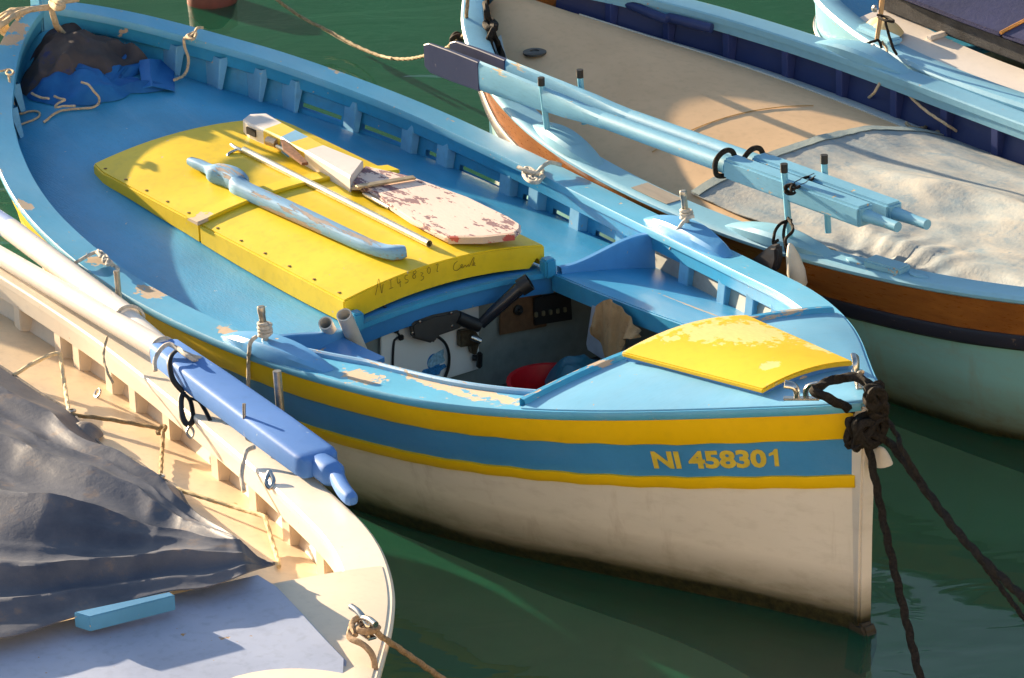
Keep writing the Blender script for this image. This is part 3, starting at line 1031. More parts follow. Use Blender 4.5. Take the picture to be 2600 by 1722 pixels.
M_alu = plain('brushed aluminium', S(222, 212, 186), 0.28, 0.85, 0.08, 50)
bh = thing('boat_hook', 'aluminium boat hook lying beside the rudder on the hatch', 'boat hook', 'm', (-3.34, 0.081, 0.61))
a, b = Vector((-3.978, 0.044, 0.622)), Vector((-2.601, 0.03, 0.622))
a.z, b.z = 0.626, 0.622
part('shaft', pipe(a, b, 0.0145, 0.012), M_alu, bh, True)
part('hook', join(tube([a + (b - a) * 0.02, (-4.005, 0.032, 0.626), (-4.065, 0.037, 0.628)], lambda t: 0.010 - 0.004 * t, 10, 0.01), tube([(-4, 0.032, 0.626), (-4.001, 0.004, 0.622), (-3.995, -0.021, 0.618), (-3.984, -0.027, 0.612)], 0.006, 10, 0.008)), M_steel, bh, True)

til = thing('tiller', 'weathered light blue wooden tiller lying on the near side of the hatch', 'tiller', 'm', (-3.321, -0.117, 0.59))
tp = [(-3.987, -0.202, 0.634), (-3.913, -0.198, 0.634), (-3.836, -0.195, 0.634), (-3.79, -0.195, 0.633), (-3.725, -0.178, 0.634), (-3.632, -0.185, 0.633), (-3.575, -0.209, 0.631), (-3.195, -0.193, 0.63), (-2.835, -0.179, 0.629), (-2.668, -0.166, 0.629), (-2.591, -0.138, 0.63), (-2.569, -0.099, 0.632)]
tr = [(0, 0.017), (0.03, 0.022), (0.09, 0.024), (0.105, 0.040), (0.17, 0.044), (0.23, 0.038), (0.29, 0.034), (0.5, 0.034), (0.8, 0.030), (0.93, 0.028), (0.98, 0.031), (1.0, 0.024)]
part('handle', tube(tp, lambda t: interp(tr, t), 16, 0.02, flat=0.85, sup=0.55), paint('peeling light blue tiller paint', S(118, 164, 200), rough=0.65, wear=0.40, wear_scale=7, wear_col=S(176, 164, 156), streak=(0.45, 4, 4), bump=0.8, chips=0.10, grime=0.4, spec=0.25), til, True)

# ---------------------------------------------------------------- cockpit fittings
M_white = plain('white panel paint', S(236, 230, 218), 0.45, 0, 0.06, 3)
M_blk = plain('black rubber', S(28, 27, 26), 0.5, 0, 0.2)
M_blk2 = plain('dark grey plastic', S(62, 60, 56), 0.5, 0, 0.15)
ep = part('engine_panel', prism([(-2.483, -0.282, 0.444), (-2.483, 0.16, 0.441), (-2.483, 0.146, 0.121), (-2.483, 0.059, 0.119), (-2.483, -0.037, 0.117), (-2.483, -0.297, 0.185)], (0.012, 0, 0), 0.002), M_white, boat)
cb = part('throttle_box', prism([(-2.44, -0.186, 0.399), (-2.44, -0.167, 0.411), (-2.44, -0.088, 0.417), (-2.44, 0.025, 0.408), (-2.44, 0.045, 0.395), (-2.44, 0.05, 0.377), (-2.44, 0.04, 0.334), (-2.44, -0.07, 0.328), (-2.44, -0.078, 0.311), (-2.44, -0.096, 0.305), (-2.44, -0.181, 0.347)], (0.03, 0, 0), 0.008), M_blk2, boat, True)
for q in ((-2.409, -0.15, 0.408), (-2.409, -0.009, 0.408), (-2.409, -0.008, 0.355), (-2.409, -0.186, 0.372)):
    part('screw', lathe([(0.006, 0), (0.006, 0.002), (0.001, 0.003)], 10, q, axis_m((1, 0, 0))), M_steel, cb)
part('throttle_arm', tube([(-2.42, 0.025, 0.379), (-2.41, 0.07, 0.35), (-2.4, 0.108, 0.329)], 0.026, 10, 0.02), M_blk, cb, True)
part('throttle_base', prism([(-2.468, 0.048, 0.309), (-2.468, 0.111, 0.302), (-2.468, 0.139, 0.257), (-2.468, 0.117, 0.195), (-2.468, 0.098, 0.203), (-2.468, 0.092, 0.239), (-2.468, 0.045, 0.244)], (0.03, 0, 0), 0.004), plain('oily metal', S(105, 92, 70), 0.4, 0.6, 0.5, 40), cb)
part('bolt_head', tube([(-2.43, 0.088, 0.279), (-2.41, 0.119, 0.26)], 0.012, 10, smooth=False), M_steel, cb, True)
rh = part('black_grip', tube([(-2.4, 0.116, 0.335), (-2.36, 0.168, 0.398), (-2.32, 0.246, 0.472)], lambda t: 0.021 + 0.005 * t, 16, 0.03), plain('glossy black tube', S(40, 42, 48), 0.25), boat, True)
part('grip_collar', pipe((-2.32, 0.246, 0.472), (-2.3, 0.279, 0.495), 0.034, 0.027), M_blk, rh, True)
part('control_cable', tube([(-2.46, -0.33, 0.52), (-2.455, -0.286, 0.496), (-2.46, -0.231, 0.438), (-2.465, -0.204, 0.396), (-2.466, -0.215, 0.375), (-2.466, -0.226, 0.375), (-2.466, -0.206, 0.346), (-2.466, -0.232, 0.336), (-2.466, -0.244, 0.251), (-2.466, -0.244, 0.191)], 0.0045, 8, 0.012), M_blk, boat, True)
part('throttle_cable', tube([(-2.43, -0.15, 0.353), (-2.43, -0.084, 0.333), (-2.44, -0.027, 0.285), (-2.455, 0.001, 0.225), (-2.46, -0, 0.169), (-2.46, -0.017, 0.133)], 0.006, 8, 0.012), M_blk, boat, True)
for q in ((-2.46, -0.226, 0.378), (-2.46, -0.206, 0.343)):
    part('cable_clip', box(q, (0.015, 0.02, 0.02), None, 0.003), M_blk, boat)
part('door_knob', join(tube([(-2.465, 0.114, 0.177), (-2.45, 0.131, 0.176)], 0.012, 10, smooth=False), beam((-2.44, 0.131, 0.203), (-2.44, 0.126, 0.139), 0.022, 0.022, 0.006)), M_blk, boat)
# round fish sticker
ctr, ex, ez = Vector((-2.471, -0.058, 0.202)), Vector((0, 0.030, 0)), Vector((0, 0, 0.034))
stk = part('round_sticker', ([ctr + ex * math.cos(a) * 1.0 + ez * math.sin(a) for a in frange(0, 2 * math.pi, 29)[:-1]] + [ctr + Vector((0.0008, 0, 0)) + ex * math.cos(a) + ez * math.sin(a) for a in frange(0, 2 * math.pi, 29)[:-1]],
     [tuple(range(28, 56))] + [(i, (i + 1) % 28, (i + 1) % 28 + 28, i + 28) for i in range(28)]), plain('blue sticker', S(30, 120, 185), 0.4), boat)
part('fish_print', prism([(-2.469, -0.089, 0.195), (-2.47, -0.082, 0.215), (-2.47, -0.059, 0.233), (-2.469, -0.036, 0.24), (-2.47, -0.013, 0.244), (-2.469, -0.011, 0.231), (-2.469, -0.016, 0.217), (-2.47, -0.008, 0.196), (-2.469, -0.019, 0.189), (-2.47, -0.05, 0.188), (-2.47, -0.073, 0.182)], (0.0006, 0, 0)), plain('pale fish print', S(150, 190, 205), 0.4, 0, 0.35, 90), stk)
part('sticker_banner', prism([(-2.469, -0.119, 0.175), (-2.469, -0.107, 0.184), (-2.469, -0.011, 0.183), (-2.469, -0.002, 0.169), (-2.469, -0.029, 0.16), (-2.469, -0.037, 0.146), (-2.469, -0.105, 0.153)], (0.0006, 0, 0)), plain('blue banner print', S(50, 130, 185), 0.4, 0, 0.5, 120), stk)
part('instrument_board', prism([(-2.476, 0.254, 0.393), (-2.476, 0.408, 0.375), (-2.476, 0.469, 0.332), (-2.476, 0.464, 0.215), (-2.476, 0.247, 0.234)], (0.008, 0, 0), 0.002), wood('brown plywood', S(88, 62, 42), S(120, 88, 60)), boat)
part('key_switch', lathe([(0.02, 0), (0.02, 0.012), (0.008, 0.014), (0.008, 0.03), (0.006, 0.032)], 14, (-2.468, 0.329, 0.318), axis_m((1, 0, 0.1))), M_blk, boat, True)
fb = part('fuse_board', prism([(-2.462, 0.398, 0.354), (-2.462, 0.569, 0.339), (-2.462, 0.572, 0.221), (-2.462, 0.397, 0.241)], (0.012, 0, 0), 0.002), plain('black fuse board', S(34, 33, 32), 0.5), boat)
fa, fb2 = Vector((-2.447, 0.402, 0.286)), Vector((-2.447, 0.536, 0.273))
for i in range(5):
    p = fa.lerp(fb2, i / 4)
    part('fuse_switch', box(p, (0.012, 0.012, 0.02), None, 0.002), plain('switch metal', S(150, 140, 110), 0.4, 0.5), fb)
# rod holders of white pipe
M_pvc = plain('yellowed white pipe', S(215, 205, 190), 0.45, 0, 0.12, 12)
part('rod_holder', pipe((-2.404, -0.402, 0.3), (-2.313, -0.541, 0.565), 0.029, 0.024, 20), M_pvc, boat, True)
part('rod_holder', pipe((-2.494, -0.448, 0.32), (-2.363, -0.592, 0.53), 0.027, 0.022, 20), M_pvc, boat, True)
# pale board under the foredeck corner
part('splash_board', prism([(-2.137, 0.445, 0.41), (-2.073, 0.445, 0.418), (-2.049, 0.445, 0.383), (-1.933, 0.445, 0.296), (-2.011, 0.445, 0.215), (-2.072, 0.445, 0.203), (-2.174, 0.445, 0.212), (-2.184, 0.445, 0.237)], (0, 0.012, 0), 0.004), plain('pale grey board', S(165, 170, 180), 0.5), boat)

# towel
tw = [(-2.077, 0.43, 0.369), (-2.055, 0.43, 0.437), (-1.993, 0.43, 0.481), (-1.948, 0.43, 0.492), (-1.912, 0.43, 0.48), (-1.854, 0.43, 0.456), (-1.775, 0.43, 0.424)]
tb = [(-2.044, 0.4, 0.349), (-2.027, 0.4, 0.298), (-1.984, 0.4, 0.273), (-1.954, 0.4, 0.261), (-1.901, 0.4, 0.283), (-1.847, 0.4, 0.349), (-1.756, 0.4, 0.417)]
rows = []
for i in range(41):
    t = i / 40
    a = smooth_path(tw, 0.004)
    b = smooth_path(tb, 0.004)
    pa, pb = a[int(t * (len(a) - 1))], b[int(t * (len(b) - 1))]
    r = []
    for j in range(17):
        s = j / 16
        p = pa.lerp(pb, s)
        fold = 0.020 * math.sin(t * 15 + 1.5 * s) * (0.3 + 0.7 * s) + 0.006 * math.sin(t * 37 + 5 * s)
        zz = 0.022 * math.sin(t * 9 + 1.0) * s * s
        r.append(p + Vector((0.3 * fold, -0.02 - fold, zz)))
    rows.append(r)
solo('towel', 'brown rag hanging over the edge of the side deck by the bow hatch', 'towel', 'm', slab(rows, (0.0, 0.004, 0)), cloth('brown rag', S(150, 118, 82), S(185, 150, 108), 8, stain=S(110, 85, 60)), True)

# red tub with a teal bag in it
def tub(c, r0, r1, h, wall=0.006, seg=28):
    c = Vector(c)
    rows = []
    for (r, z) in ((r0 * 0.02, 0.0), (r0, 0.0), (r1, h), (r1 + 0.012, h + 0.002), (r1 + 0.012, h + 0.008), (r1 - wall, h + 0.008), (r0 - wall, wall), (r0 * 0.02, wall)):
        rows.append([c + Vector((r * math.cos(2 * math.pi * k / seg), r * 0.8 * math.sin(2 * math.pi * k / seg), z)) for k in range(seg)])
    return grid(rows, closed=True)


solo('tub', 'round red plastic tub on the dark cockpit floor', 'tub', 'm', tub((-2.0, 0.19, 0.02), 0.17, 0.215, 0.17), plain('red plastic', S(190, 22, 30), 0.35), True)


def mound(c, outline, H, seed, base, folds=0.03, nr=14, nt=60, p=2.2, freq=3.0, thick=0.0, ridge=None):
    """crumpled cloth heap: star-shaped outline round c (x, y), height profile with creases"""
    nz, nz2 = rnd_noise(seed), rnd_noise(seed + 7)
    c = Vector(c)
    ang = sorted((math.atan2(q[1] - c.y, q[0] - c.x), math.hypot(q[0] - c.x, q[1] - c.y)) for q in outline)
    A = [a for a, _ in ang]
    L = [l for _, l in ang]
    A = [A[-1] - 2 * math.pi] + A + [A[0] + 2 * math.pi]
    L = [L[-1]] + L + [L[0]]
    V, F = [], []
    for i in range(nr + 1):
        for k in range(nt):
            th = -math.pi + 2 * math.pi * k / nt
            ro = float(np.interp(th, A, L))
            s = i / nr
            x, y = c.x + ro * s * math.cos(th), c.y + ro * s * math.sin(th)
            h = H * (1 - s ** p)
            cr = nz(x * freq * 4 + 9, y * freq * 4 + 5) + 0.5 * (1 - 2 * abs(nz2(x * freq * 6 + 3, y * freq * 6 + 1))) - 0.3 + 0.14 * nz(x * freq * 11, y * freq * 11)
            h += folds * cr * (1 - s ** 6) + (ridge(x, y) if ridge else 0) * (1 - s ** 4)
            V.append(Vector((x, y, base(x, y) + max(h, 0) + 0.004)))
    for i in range(nr):
        for k in range(nt):
            a, b = i * nt + k, i * nt + (k + 1) % nt
            F.append((a, b, b + nt, a + nt))
    return V, F


V, F = mound((-2.04, 0.30), [(-2.16, 0.24), (-2.14, 0.40), (-1.98, 0.43), (-1.90, 0.32), (-1.94, 0.22), (-2.06, 0.2)], 0.10, 5, lambda x, y: 0.15, 0.05, p=3)
solo('bag', 'dark teal waterproof bag lying in the red tub', 'bag', 'm', (V, F), plain('teal bag', S(24, 92, 112), 0.45, 0, 0.2, 8), True)

# ---------------------------------------------------------------- cloth heap at the stern
o1 = [(-5.163, -0.305, 0.624), (-5.38, -0.193, 0.65), (-5.444, -0.073, 0.744), (-5.515, 0.104, 0.744), (-5.625, 0.332, 0.682), (-5.498, 0.388, 0.649), (-5.354, 0.349, 0.614), (-5.028, 0.129, 0.659), (-5.016, -0.055, 0.664), (-5.089, -0.224, 0.65)]
V, F = mound((-5.189, -0.029, 0.701)[:2], [p[:2] for p in o1], 0.07, 11, lambda x, y: deck_z(x, y), 0.115, 44, 150, 4.0, 2.0)
solo('tarpaulin', 'crumpled grey tarpaulin heaped on the stern deck', 'tarpaulin', 'm', (V, F), cloth('grey brown tarpaulin', S(52, 52, 58), S(90, 82, 80), 3, 0.85, stain=S(30, 54, 108), spec=0.15), True)
o2 = [(-5.239, -0.271, 0.635), (-5.231, -0.207, 0.668), (-5.096, -0.135, 0.671), (-4.982, -0.033, 0.658), (-5.003, 0.104, 0.658), (-5.107, 0.227, 0.651), (-5.264, 0.403, 0.594), (-5.201, 0.431, 0.58), (-4.872, 0.245, 0.616), (-4.906, 0.173, 0.632), (-4.874, 0.029, 0.638), (-4.862, -0.104, 0.632), (-4.918, -0.217, 0.627), (-5.04, -0.294, 0.624), (-5.132, -0.314, 0.62)]
V, F = mound((-4.95, -0.052, 0.651)[:2], [p[:2] for p in o2], 0.045, 23, lambda x, y: deck_z(x, y), 0.07, 30, 120, 4.0, 2.4)
solo('tarpaulin', 'crumpled bright blue cloth lying along the front of the grey heap', 'tarpaulin', 'm', (V, F), cloth('blue cloth', S(22, 78, 140), S(36, 112, 176), 4, 0.7), True)
flap = [[Vector((-4.862, 0.086, 0.653)), Vector((-5.106, 0.204, 0.687))], [Vector((-4.848, 0.124, 0.658)), Vector((-5.023, 0.215, 0.713))], [Vector((-4.832, 0.172, 0.64)), Vector((-5.197, 0.38, 0.629))], [Vector((-4.819, 0.214, 0.623)), Vector((-5.223, 0.445, 0.604))]]
solo('cloth_flap', 'flat blue cloth corner sticking out beside the bulwark', 'cloth', 'm', slab(flap, (0, 0, 0.004)), cloth('blue flap', S(26, 92, 158), S(34, 110, 178), 4, 0.7), True)

# ---------------------------------------------------------------- ropes of the blue boat
M_rope = rope_mat('weathered beige rope', S(176, 152, 120), S(214, 192, 158))
M_rope2 = rope_mat('grey white rope', S(168, 160, 148), S(214, 206, 192))
M_brope = rope_mat('black mooring rope', S(14, 13, 12), S(50, 45, 40), 120)


def rope(name, label, fr, paths, r, mat=None, lay=None, group=None, cat='rope'):
    lay = lay if lay else 0.22 / r / 2.2
    vfs = [tube(p, r, 10, max(0.005, r * 0.8), lay=lay) for p in paths]
    return solo(name, label, cat, fr, join(*vfs), mat or M_rope, True, group)


def coil(c, axis, rad, r, turns, pitch):
    m = axis_m(axis)
    n = int(turns * 14)
    return [Vector(c) + m @ Vector((rad * math.cos(2 * math.pi * i / 14), rad * math.sin(2 * math.pi * i / 14), pitch * i / 14)) for i in range(n + 1)]


rope('stern_line', 'thick beige stern line knotted round the stern post, top left', 'm', [
    [(-5.324, -0.365, 0.9), (-5.335, -0.314, 0.92), (-5.388, -0.205, 0.93), (-5.356, -0.136, 0.93), (-5.341, -0.064, 0.93), (-5.369, 0.01, 0.93), (-5.369, 0.083, 0.93)],
    [(-5.277, -0.39, 0.9), (-5.25, -0.359, 0.93), (-5.299, -0.289, 0.93), (-5.349, -0.219, 0.93), (-5.361, -0.155, 0.93)],
    [(-5.386, -0.034, 0.95), (-5.278, -0.056, 0.96), (-5.258, -0.05, 0.95), (-5.247, -0.085, 0.95), (-5.359, -0.053, 0.94), (-5.363, -0.025, 0.95)],
    [(-5.339, -0.062, 0.93), (-5.319, -0.071, 0.9), (-5.348, -0.042, 0.84), (-5.396, 0.012, 0.78), (-5.362, 0.042, 0.75)]], 0.013)
rope('lashing', 'beige lashing wound over the near gunwale close to the stern', 'm', [
    coil(Vector((-5.514, -0.136, 0.86)) + Vector((-0.02, 0, -0.02)), (0.5, -0.85, 0.0), 0.05, 0.006, 4, 0.02)], 0.007)
rope('tie_line', 'thin beige cord knotted to the left gunwale and trailing on the deck', 'm', [
    [(-5.094, -0.476, 0.79), (-5.087, -0.444, 0.79), (-5.085, -0.417, 0.79), (-5.04, -0.42, 0.79), (-5.015, -0.452, 0.79), (-5.052, -0.449, 0.79), (-5.085, -0.417, 0.79)], [(-5.047, -0.442, 0.78), (-4.998, -0.459, 0.73), (-5.082, -0.409, 0.618), (-4.977, -0.442, 0.574)],
    [(-5.155, -0.405, 0.578), (-5.172, -0.366, 0.599), (-5.178, -0.332, 0.616)], [(-5.122, -0.417, 0.576), (-5.064, -0.389, 0.595), (-5.03, -0.356, 0.608), (-4.985, -0.344, 0.61), (-4.958, -0.367, 0.601), (-4.969, -0.406, 0.588), (-4.994, -0.45, 0.571), (-4.981, -0.486, 0.555), (-4.931, -0.515, 0.546)]], 0.0045)
rope('tie_line', 'beige cord looping over the blue cloth and out onto the deck', 'm', [
    [(-4.897, -0.373, 0.597), (-4.917, -0.296, 0.619), (-4.889, -0.239, 0.627), (-4.846, -0.176, 0.63), (-4.834, -0.145, 0.643), (-4.815, -0.151, 0.68), (-4.821, -0.17, 0.709), (-4.859, -0.169, 0.725), (-4.9, -0.181, 0.73)],
    [(-5.013, -0.358, 0.691), (-4.954, -0.355, 0.689), (-4.906, -0.335, 0.69)], [(-4.952, -0.286, 0.678), (-4.915, -0.278, 0.675), (-4.89, -0.27, 0.674), (-4.889, -0.307, 0.665), (-4.871, -0.325, 0.659), (-4.848, -0.295, 0.663), (-4.815, -0.263, 0.665)]], 0.005)
rope('tie_line', 'beige cord hanging over the far gunwale near the stern', 'm', [
    [(-5.045, 0.497, 0.79), (-5.022, 0.454, 0.8), (-4.988, 0.41, 0.775), (-5.037, 0.401, 0.765), (-5.025, 0.39, 0.74), (-4.998, 0.388, 0.7), (-4.997, 0.388, 0.66), (-4.992, 0.36, 0.62), (-4.916, 0.269, 0.637)],
    [(-5.014, 0.437, 0.79), (-4.989, 0.386, 0.79), (-4.932, 0.382, 0.79), (-5, 0.437, 0.79), (-4.967, 0.38, 0.79)]], 0.006)
rope('lashing', 'short beige rope lashed around the near gunwale amidships', 'm', [
    [(-3.491, -1.029, 0.5), (-3.442, -1.044, 0.55), (-3.415, -1.038, 0.575), (-3.442, -0.943, 0.582), (-3.397, -0.936, 0.583), (-3.311, -0.955, 0.582), (-3.238, -0.964, 0.575)],
    [(-3.43, -0.95, 0.585), (-3.356, -0.959, 0.585), (-3.265, -0.974, 0.585)], [(-3.431, -0.942, 0.59), (-3.367, -0.967, 0.59), (-3.366, -0.953, 0.59), (-3.318, -0.983, 0.59), (-3.318, -0.964, 0.59), (-3.273, -0.992, 0.59), (-3.272, -0.967, 0.59)]], 0.0065, M_rope2)
rope('thole_rope', 'grey rope wound on the near thole pin, hanging over the side', 'm', [
    coil((-2.2, -0.945, 0.622), (0, 0, 1), 0.021, 0.007, 3.5, 0.014), [(-2.192, -0.987, 0.63), (-2.188, -1.011, 0.62), (-2.205, -1.012, 0.58), (-2.267, -0.982, 0.5), (-2.284, -0.981, 0.4)]], 0.0075, M_rope2)
rope('thole_rope', 'grey rope from the far thole pin down inside the bulwark', 'm', [
    coil((-2.2, 0.945, 0.622), (0, 0, 1), 0.02, 0.007, 2.5, 0.014), [(-2.158, 0.951, 0.64), (-2.169, 0.929, 0.635), (-2.157, 0.887, 0.62), (-2.188, 0.881, 0.57), (-2.23, 0.888, 0.5)]], 0.007, M_rope2)
kn = Vector((-3.128, 0.876, 0.56))
rope('lashing', 'grey rope knotted round the far gunwale beside the rudder blade', 'm', [
    [(-3.217, 0.861, 0.57), (-3.168, 0.867, 0.57), (-3.127, 0.883, 0.565), (-3.145, 0.929, 0.575), (-3.159, 0.979, 0.58), (-3.124, 1.009, 0.57)],
    [(-3.177, 0.917, 0.55), (-3.237, 0.915, 0.55), (-3.177, 0.861, 0.55), (-3.086, 0.831, 0.55), (-3.085, 0.86, 0.55), (-3.203, 0.913, 0.55), (-3.139, 0.905, 0.55), (-3.111, 0.911, 0.55), (-3.063, 0.844, 0.55), (-3.119, 0.847, 0.55), (-3.176, 0.945, 0.55)],
    [(-3.217, 0.897, 0.55), (-3.111, 0.856, 0.55), (-3.099, 0.884, 0.55), (-3.172, 0.95, 0.55)]], 0.008, M_rope2)

# black bow lines: bridle over the cleats, big knot under the stem head, two lines down to the water
kc = Vector((0.10, -0.035, 0.76))
bow = thing('mooring_line', 'black mooring lines with a heavy knot at the bow of the blue boat', 'rope', 'm', tuple(kc))


def rp(name, pts, r):
    return part(name, tube(pts, r, 12, r * 0.7, lay=0.30 / r / 2, lay_amp=0.26), M_brope, bow, True)


rp('bridle', [(0.012, -0.02, 0.8), (0.059, -0.095, 0.85), (0.065, -0.157, 0.895), (0.048, -0.184, 0.91), (0.018, -0.188, 0.92), (0.01, -0.157, 0.92), (0.006, -0.109, 0.925), (0.019, -0.057, 0.93), (0.044, -0.032, 0.93), (0.076, -0.024, 0.93), (0.11, -0.026, 0.92), (0.135, -0.037, 0.91), (0.129, -0.035, 0.87), (0.102, -0.02, 0.82)], 0.0145)
rs = random.Random(4)
turn = []
for i in range(120):
    a = i * 0.36
    turn.append(kc + Vector((0.028 * math.sin(a * 0.73 + 0.5), 0.056 * math.cos(a + 0.3 * math.sin(a * 0.17)), 0.044 * math.sin(a * 1.31 + 0.8))))
rp('knot', turn, 0.0125)
rp('knot', [kc + Vector((0.008 * math.sin(i), 0.036 * math.cos(i * 0.55), 0.03 * math.sin(i * 0.9))) for i in range(34)], 0.013)
rp('upper_knot', [Vector((0.134, -0.024, 0.89)) + Vector((0.012 * math.sin(i * 0.5), 0.028 * math.cos(i * 0.8), 0.032 * math.sin(i * 0.62))) for i in range(26)], 0.015)
rp('upper_knot', [Vector((0.127, -0.005, 0.84)) + Vector((0.012 * math.cos(i * 0.5), 0.026 * math.cos(i * 0.9), 0.026 * math.sin(i * 0.71))) for i in range(18)], 0.013)
rp('line', [kc + Vector((0.01, -0.01, -0.02))] + [(0.13, -0.044, 0.696), (0.16, -0.053, 0.643), (0.24, -0.076, 0.494), (0.34, -0.113, 0.369), (0.46, -0.158, 0.23), (0.6, -0.22, 0.109), (0.72, -0.274, 0.012)], 0.0125)
rp('line', [kc + Vector((0.015, 0.01, -0.01))] + [(0.14, 0.015, 0.729), (0.2, 0.014, 0.706), (0.3, -0.002, 0.67), (0.45, -0.019, 0.603), (0.65, -0.05, 0.54), (0.95, -0.087, 0.481), (1.2, -0.131, 0.442)], 0.0130)
rp('line', [Vector((0.133, 0.002, 0.84))] + [(0.14, 0.025, 0.793), (0.22, 0.007, 0.76), (0.27, -0.023, 0.75), (0.42, 0.006, 0.586), (0.62, -0.016, 0.507), (0.92, -0.06, 0.395), (1.15, -0.085, 0.314)], 0.008)
# pale fender rag at the stem
part('chafe_pad', mound((0.115, 0.01), [(0.075, -0.01), (0.075, 0.05), (0.13, 0.055), (0.14, 0.02), (0.12, -0.01)], 0.07, 3, lambda x, y: 0.625, 0.02, 8, 24)[0:2], plain('chafed white pad', S(205, 195, 180), 0.6), bow, True)


# ================================================================ HILL ADDED FOR ITS REFLECTION (out of frame, mirrored in the water)
def hill():
    nz = rnd_noise(31)
    rows = []
    for i in range(60):
        az = R(-24 + 130 * i / 59)
        r = []
        for (d, h) in ((75, -1), (76, 4), (85, 12), (100, 26), (125, 44), (160, 58), (230, 60)):
            k = min(1.0, max(0.12, (math.degrees(az) + 27) / 20))
            hh = h * k + (nz(i * 0.5, d * 0.06) * 9 + nz(i * 1.7, d * 0.2) * 5 if h > 5 else 0) * k
            r.append((d * math.sin(az), d * math.cos(az), hh))
        rows.append(r)
    return grid(rows)


_h = solo('added_hill', 'pale hill added out of frame for the water to mirror', 'hill', 'w', hill(), plain('pale mirrored hill', S(172, 168, 146), 0.9, 0, 0.4, 0.35, 0.6, 0.1, dist=1.0), True)  # colour lightened so that its reflection in the water is brighter
del _h['category']
_h['kind'] = 'structure'

# ================================================================ BOAT WITH THE BEIGE COVERED DECK (right)
RB_T = [(-0.03, 0.0), (-0.01, 0.12), (0.04, 0.20), (0.12, 0.275), (0.3, 0.42), (0.55, 0.57), (0.8, 0.687), (1.15, 0.80), (1.5, 0.865), (1.9, 0.895), (2.3, 0.901), (2.75, 0.885), (3.2, 0.84), (3.7, 0.765), (4.2, 0.64), (4.7, 0.44), (5.1, 0.2), (5.3, 0.03)]


def RB(x):
    return interp(RB_T, x)


def RZ(x):
    return 0.577 + 0.041 * (x - 2.6) ** 2


def r_hull(x, z):
    zs = RZ(x)
    b = max(0.015, RB(x) - 0.02)
    e = min(1, max(0, (x + 0.03) / 0.9)) * min(1, max(0, (5.3 - x) / 1.6))
    w = b * (0.25 + 0.56 * e)
    if z >= 0:
        return w + (b - w) * min(1, z / zs) ** 0.8
    return w * max(0, 1 + z / 0.42) ** 0.6


def r_deck(x, y):
    b = max(0.15, RB(x) - 0.03)
    return RZ(x) - 0.22 + 0.155 * max(0, 1 - (y / b) ** 2)


LB = S(128, 182, 206)
M_lb = paint('pale blue boat paint', LB, rough=0.38, var=0.07, wear=0.02, wear_scale=7, chips=0.02, fade=0.2, wear_col=S(200, 170, 140))
M_navy = paint('navy bulwark paint', S(26, 44, 96), rough=0.4, var=0.12, grime=0.2, fade=0.06)
M_navy2 = paint('navy rib paint', S(48, 60, 110), rough=0.35, var=0.12, grime=0.2)
M_wood = wood('varnished mahogany strake', S(128, 72, 28), S(172, 106, 46), 0.3, 2.2, (1, 12, 12), 0.4)
M_rub = paint('worn navy rubbing strake', S(26, 27, 42), rough=0.5, wear=0.12, wear_scale=9, wear_col=S(120, 98, 84), streak=(1, 4, 4), chips=0.1)
M_teal = hull_mat('teal hull paint with weed line', S(140, 200, 208), 0.03, 0.26)
M_beige = paint('beige canvas deck', S(214, 180, 140), rough=0.62, var=0.10, grime=0.22, bump=0.2, fade=0.0, spec=0.25, patches=(), chips=0.0)

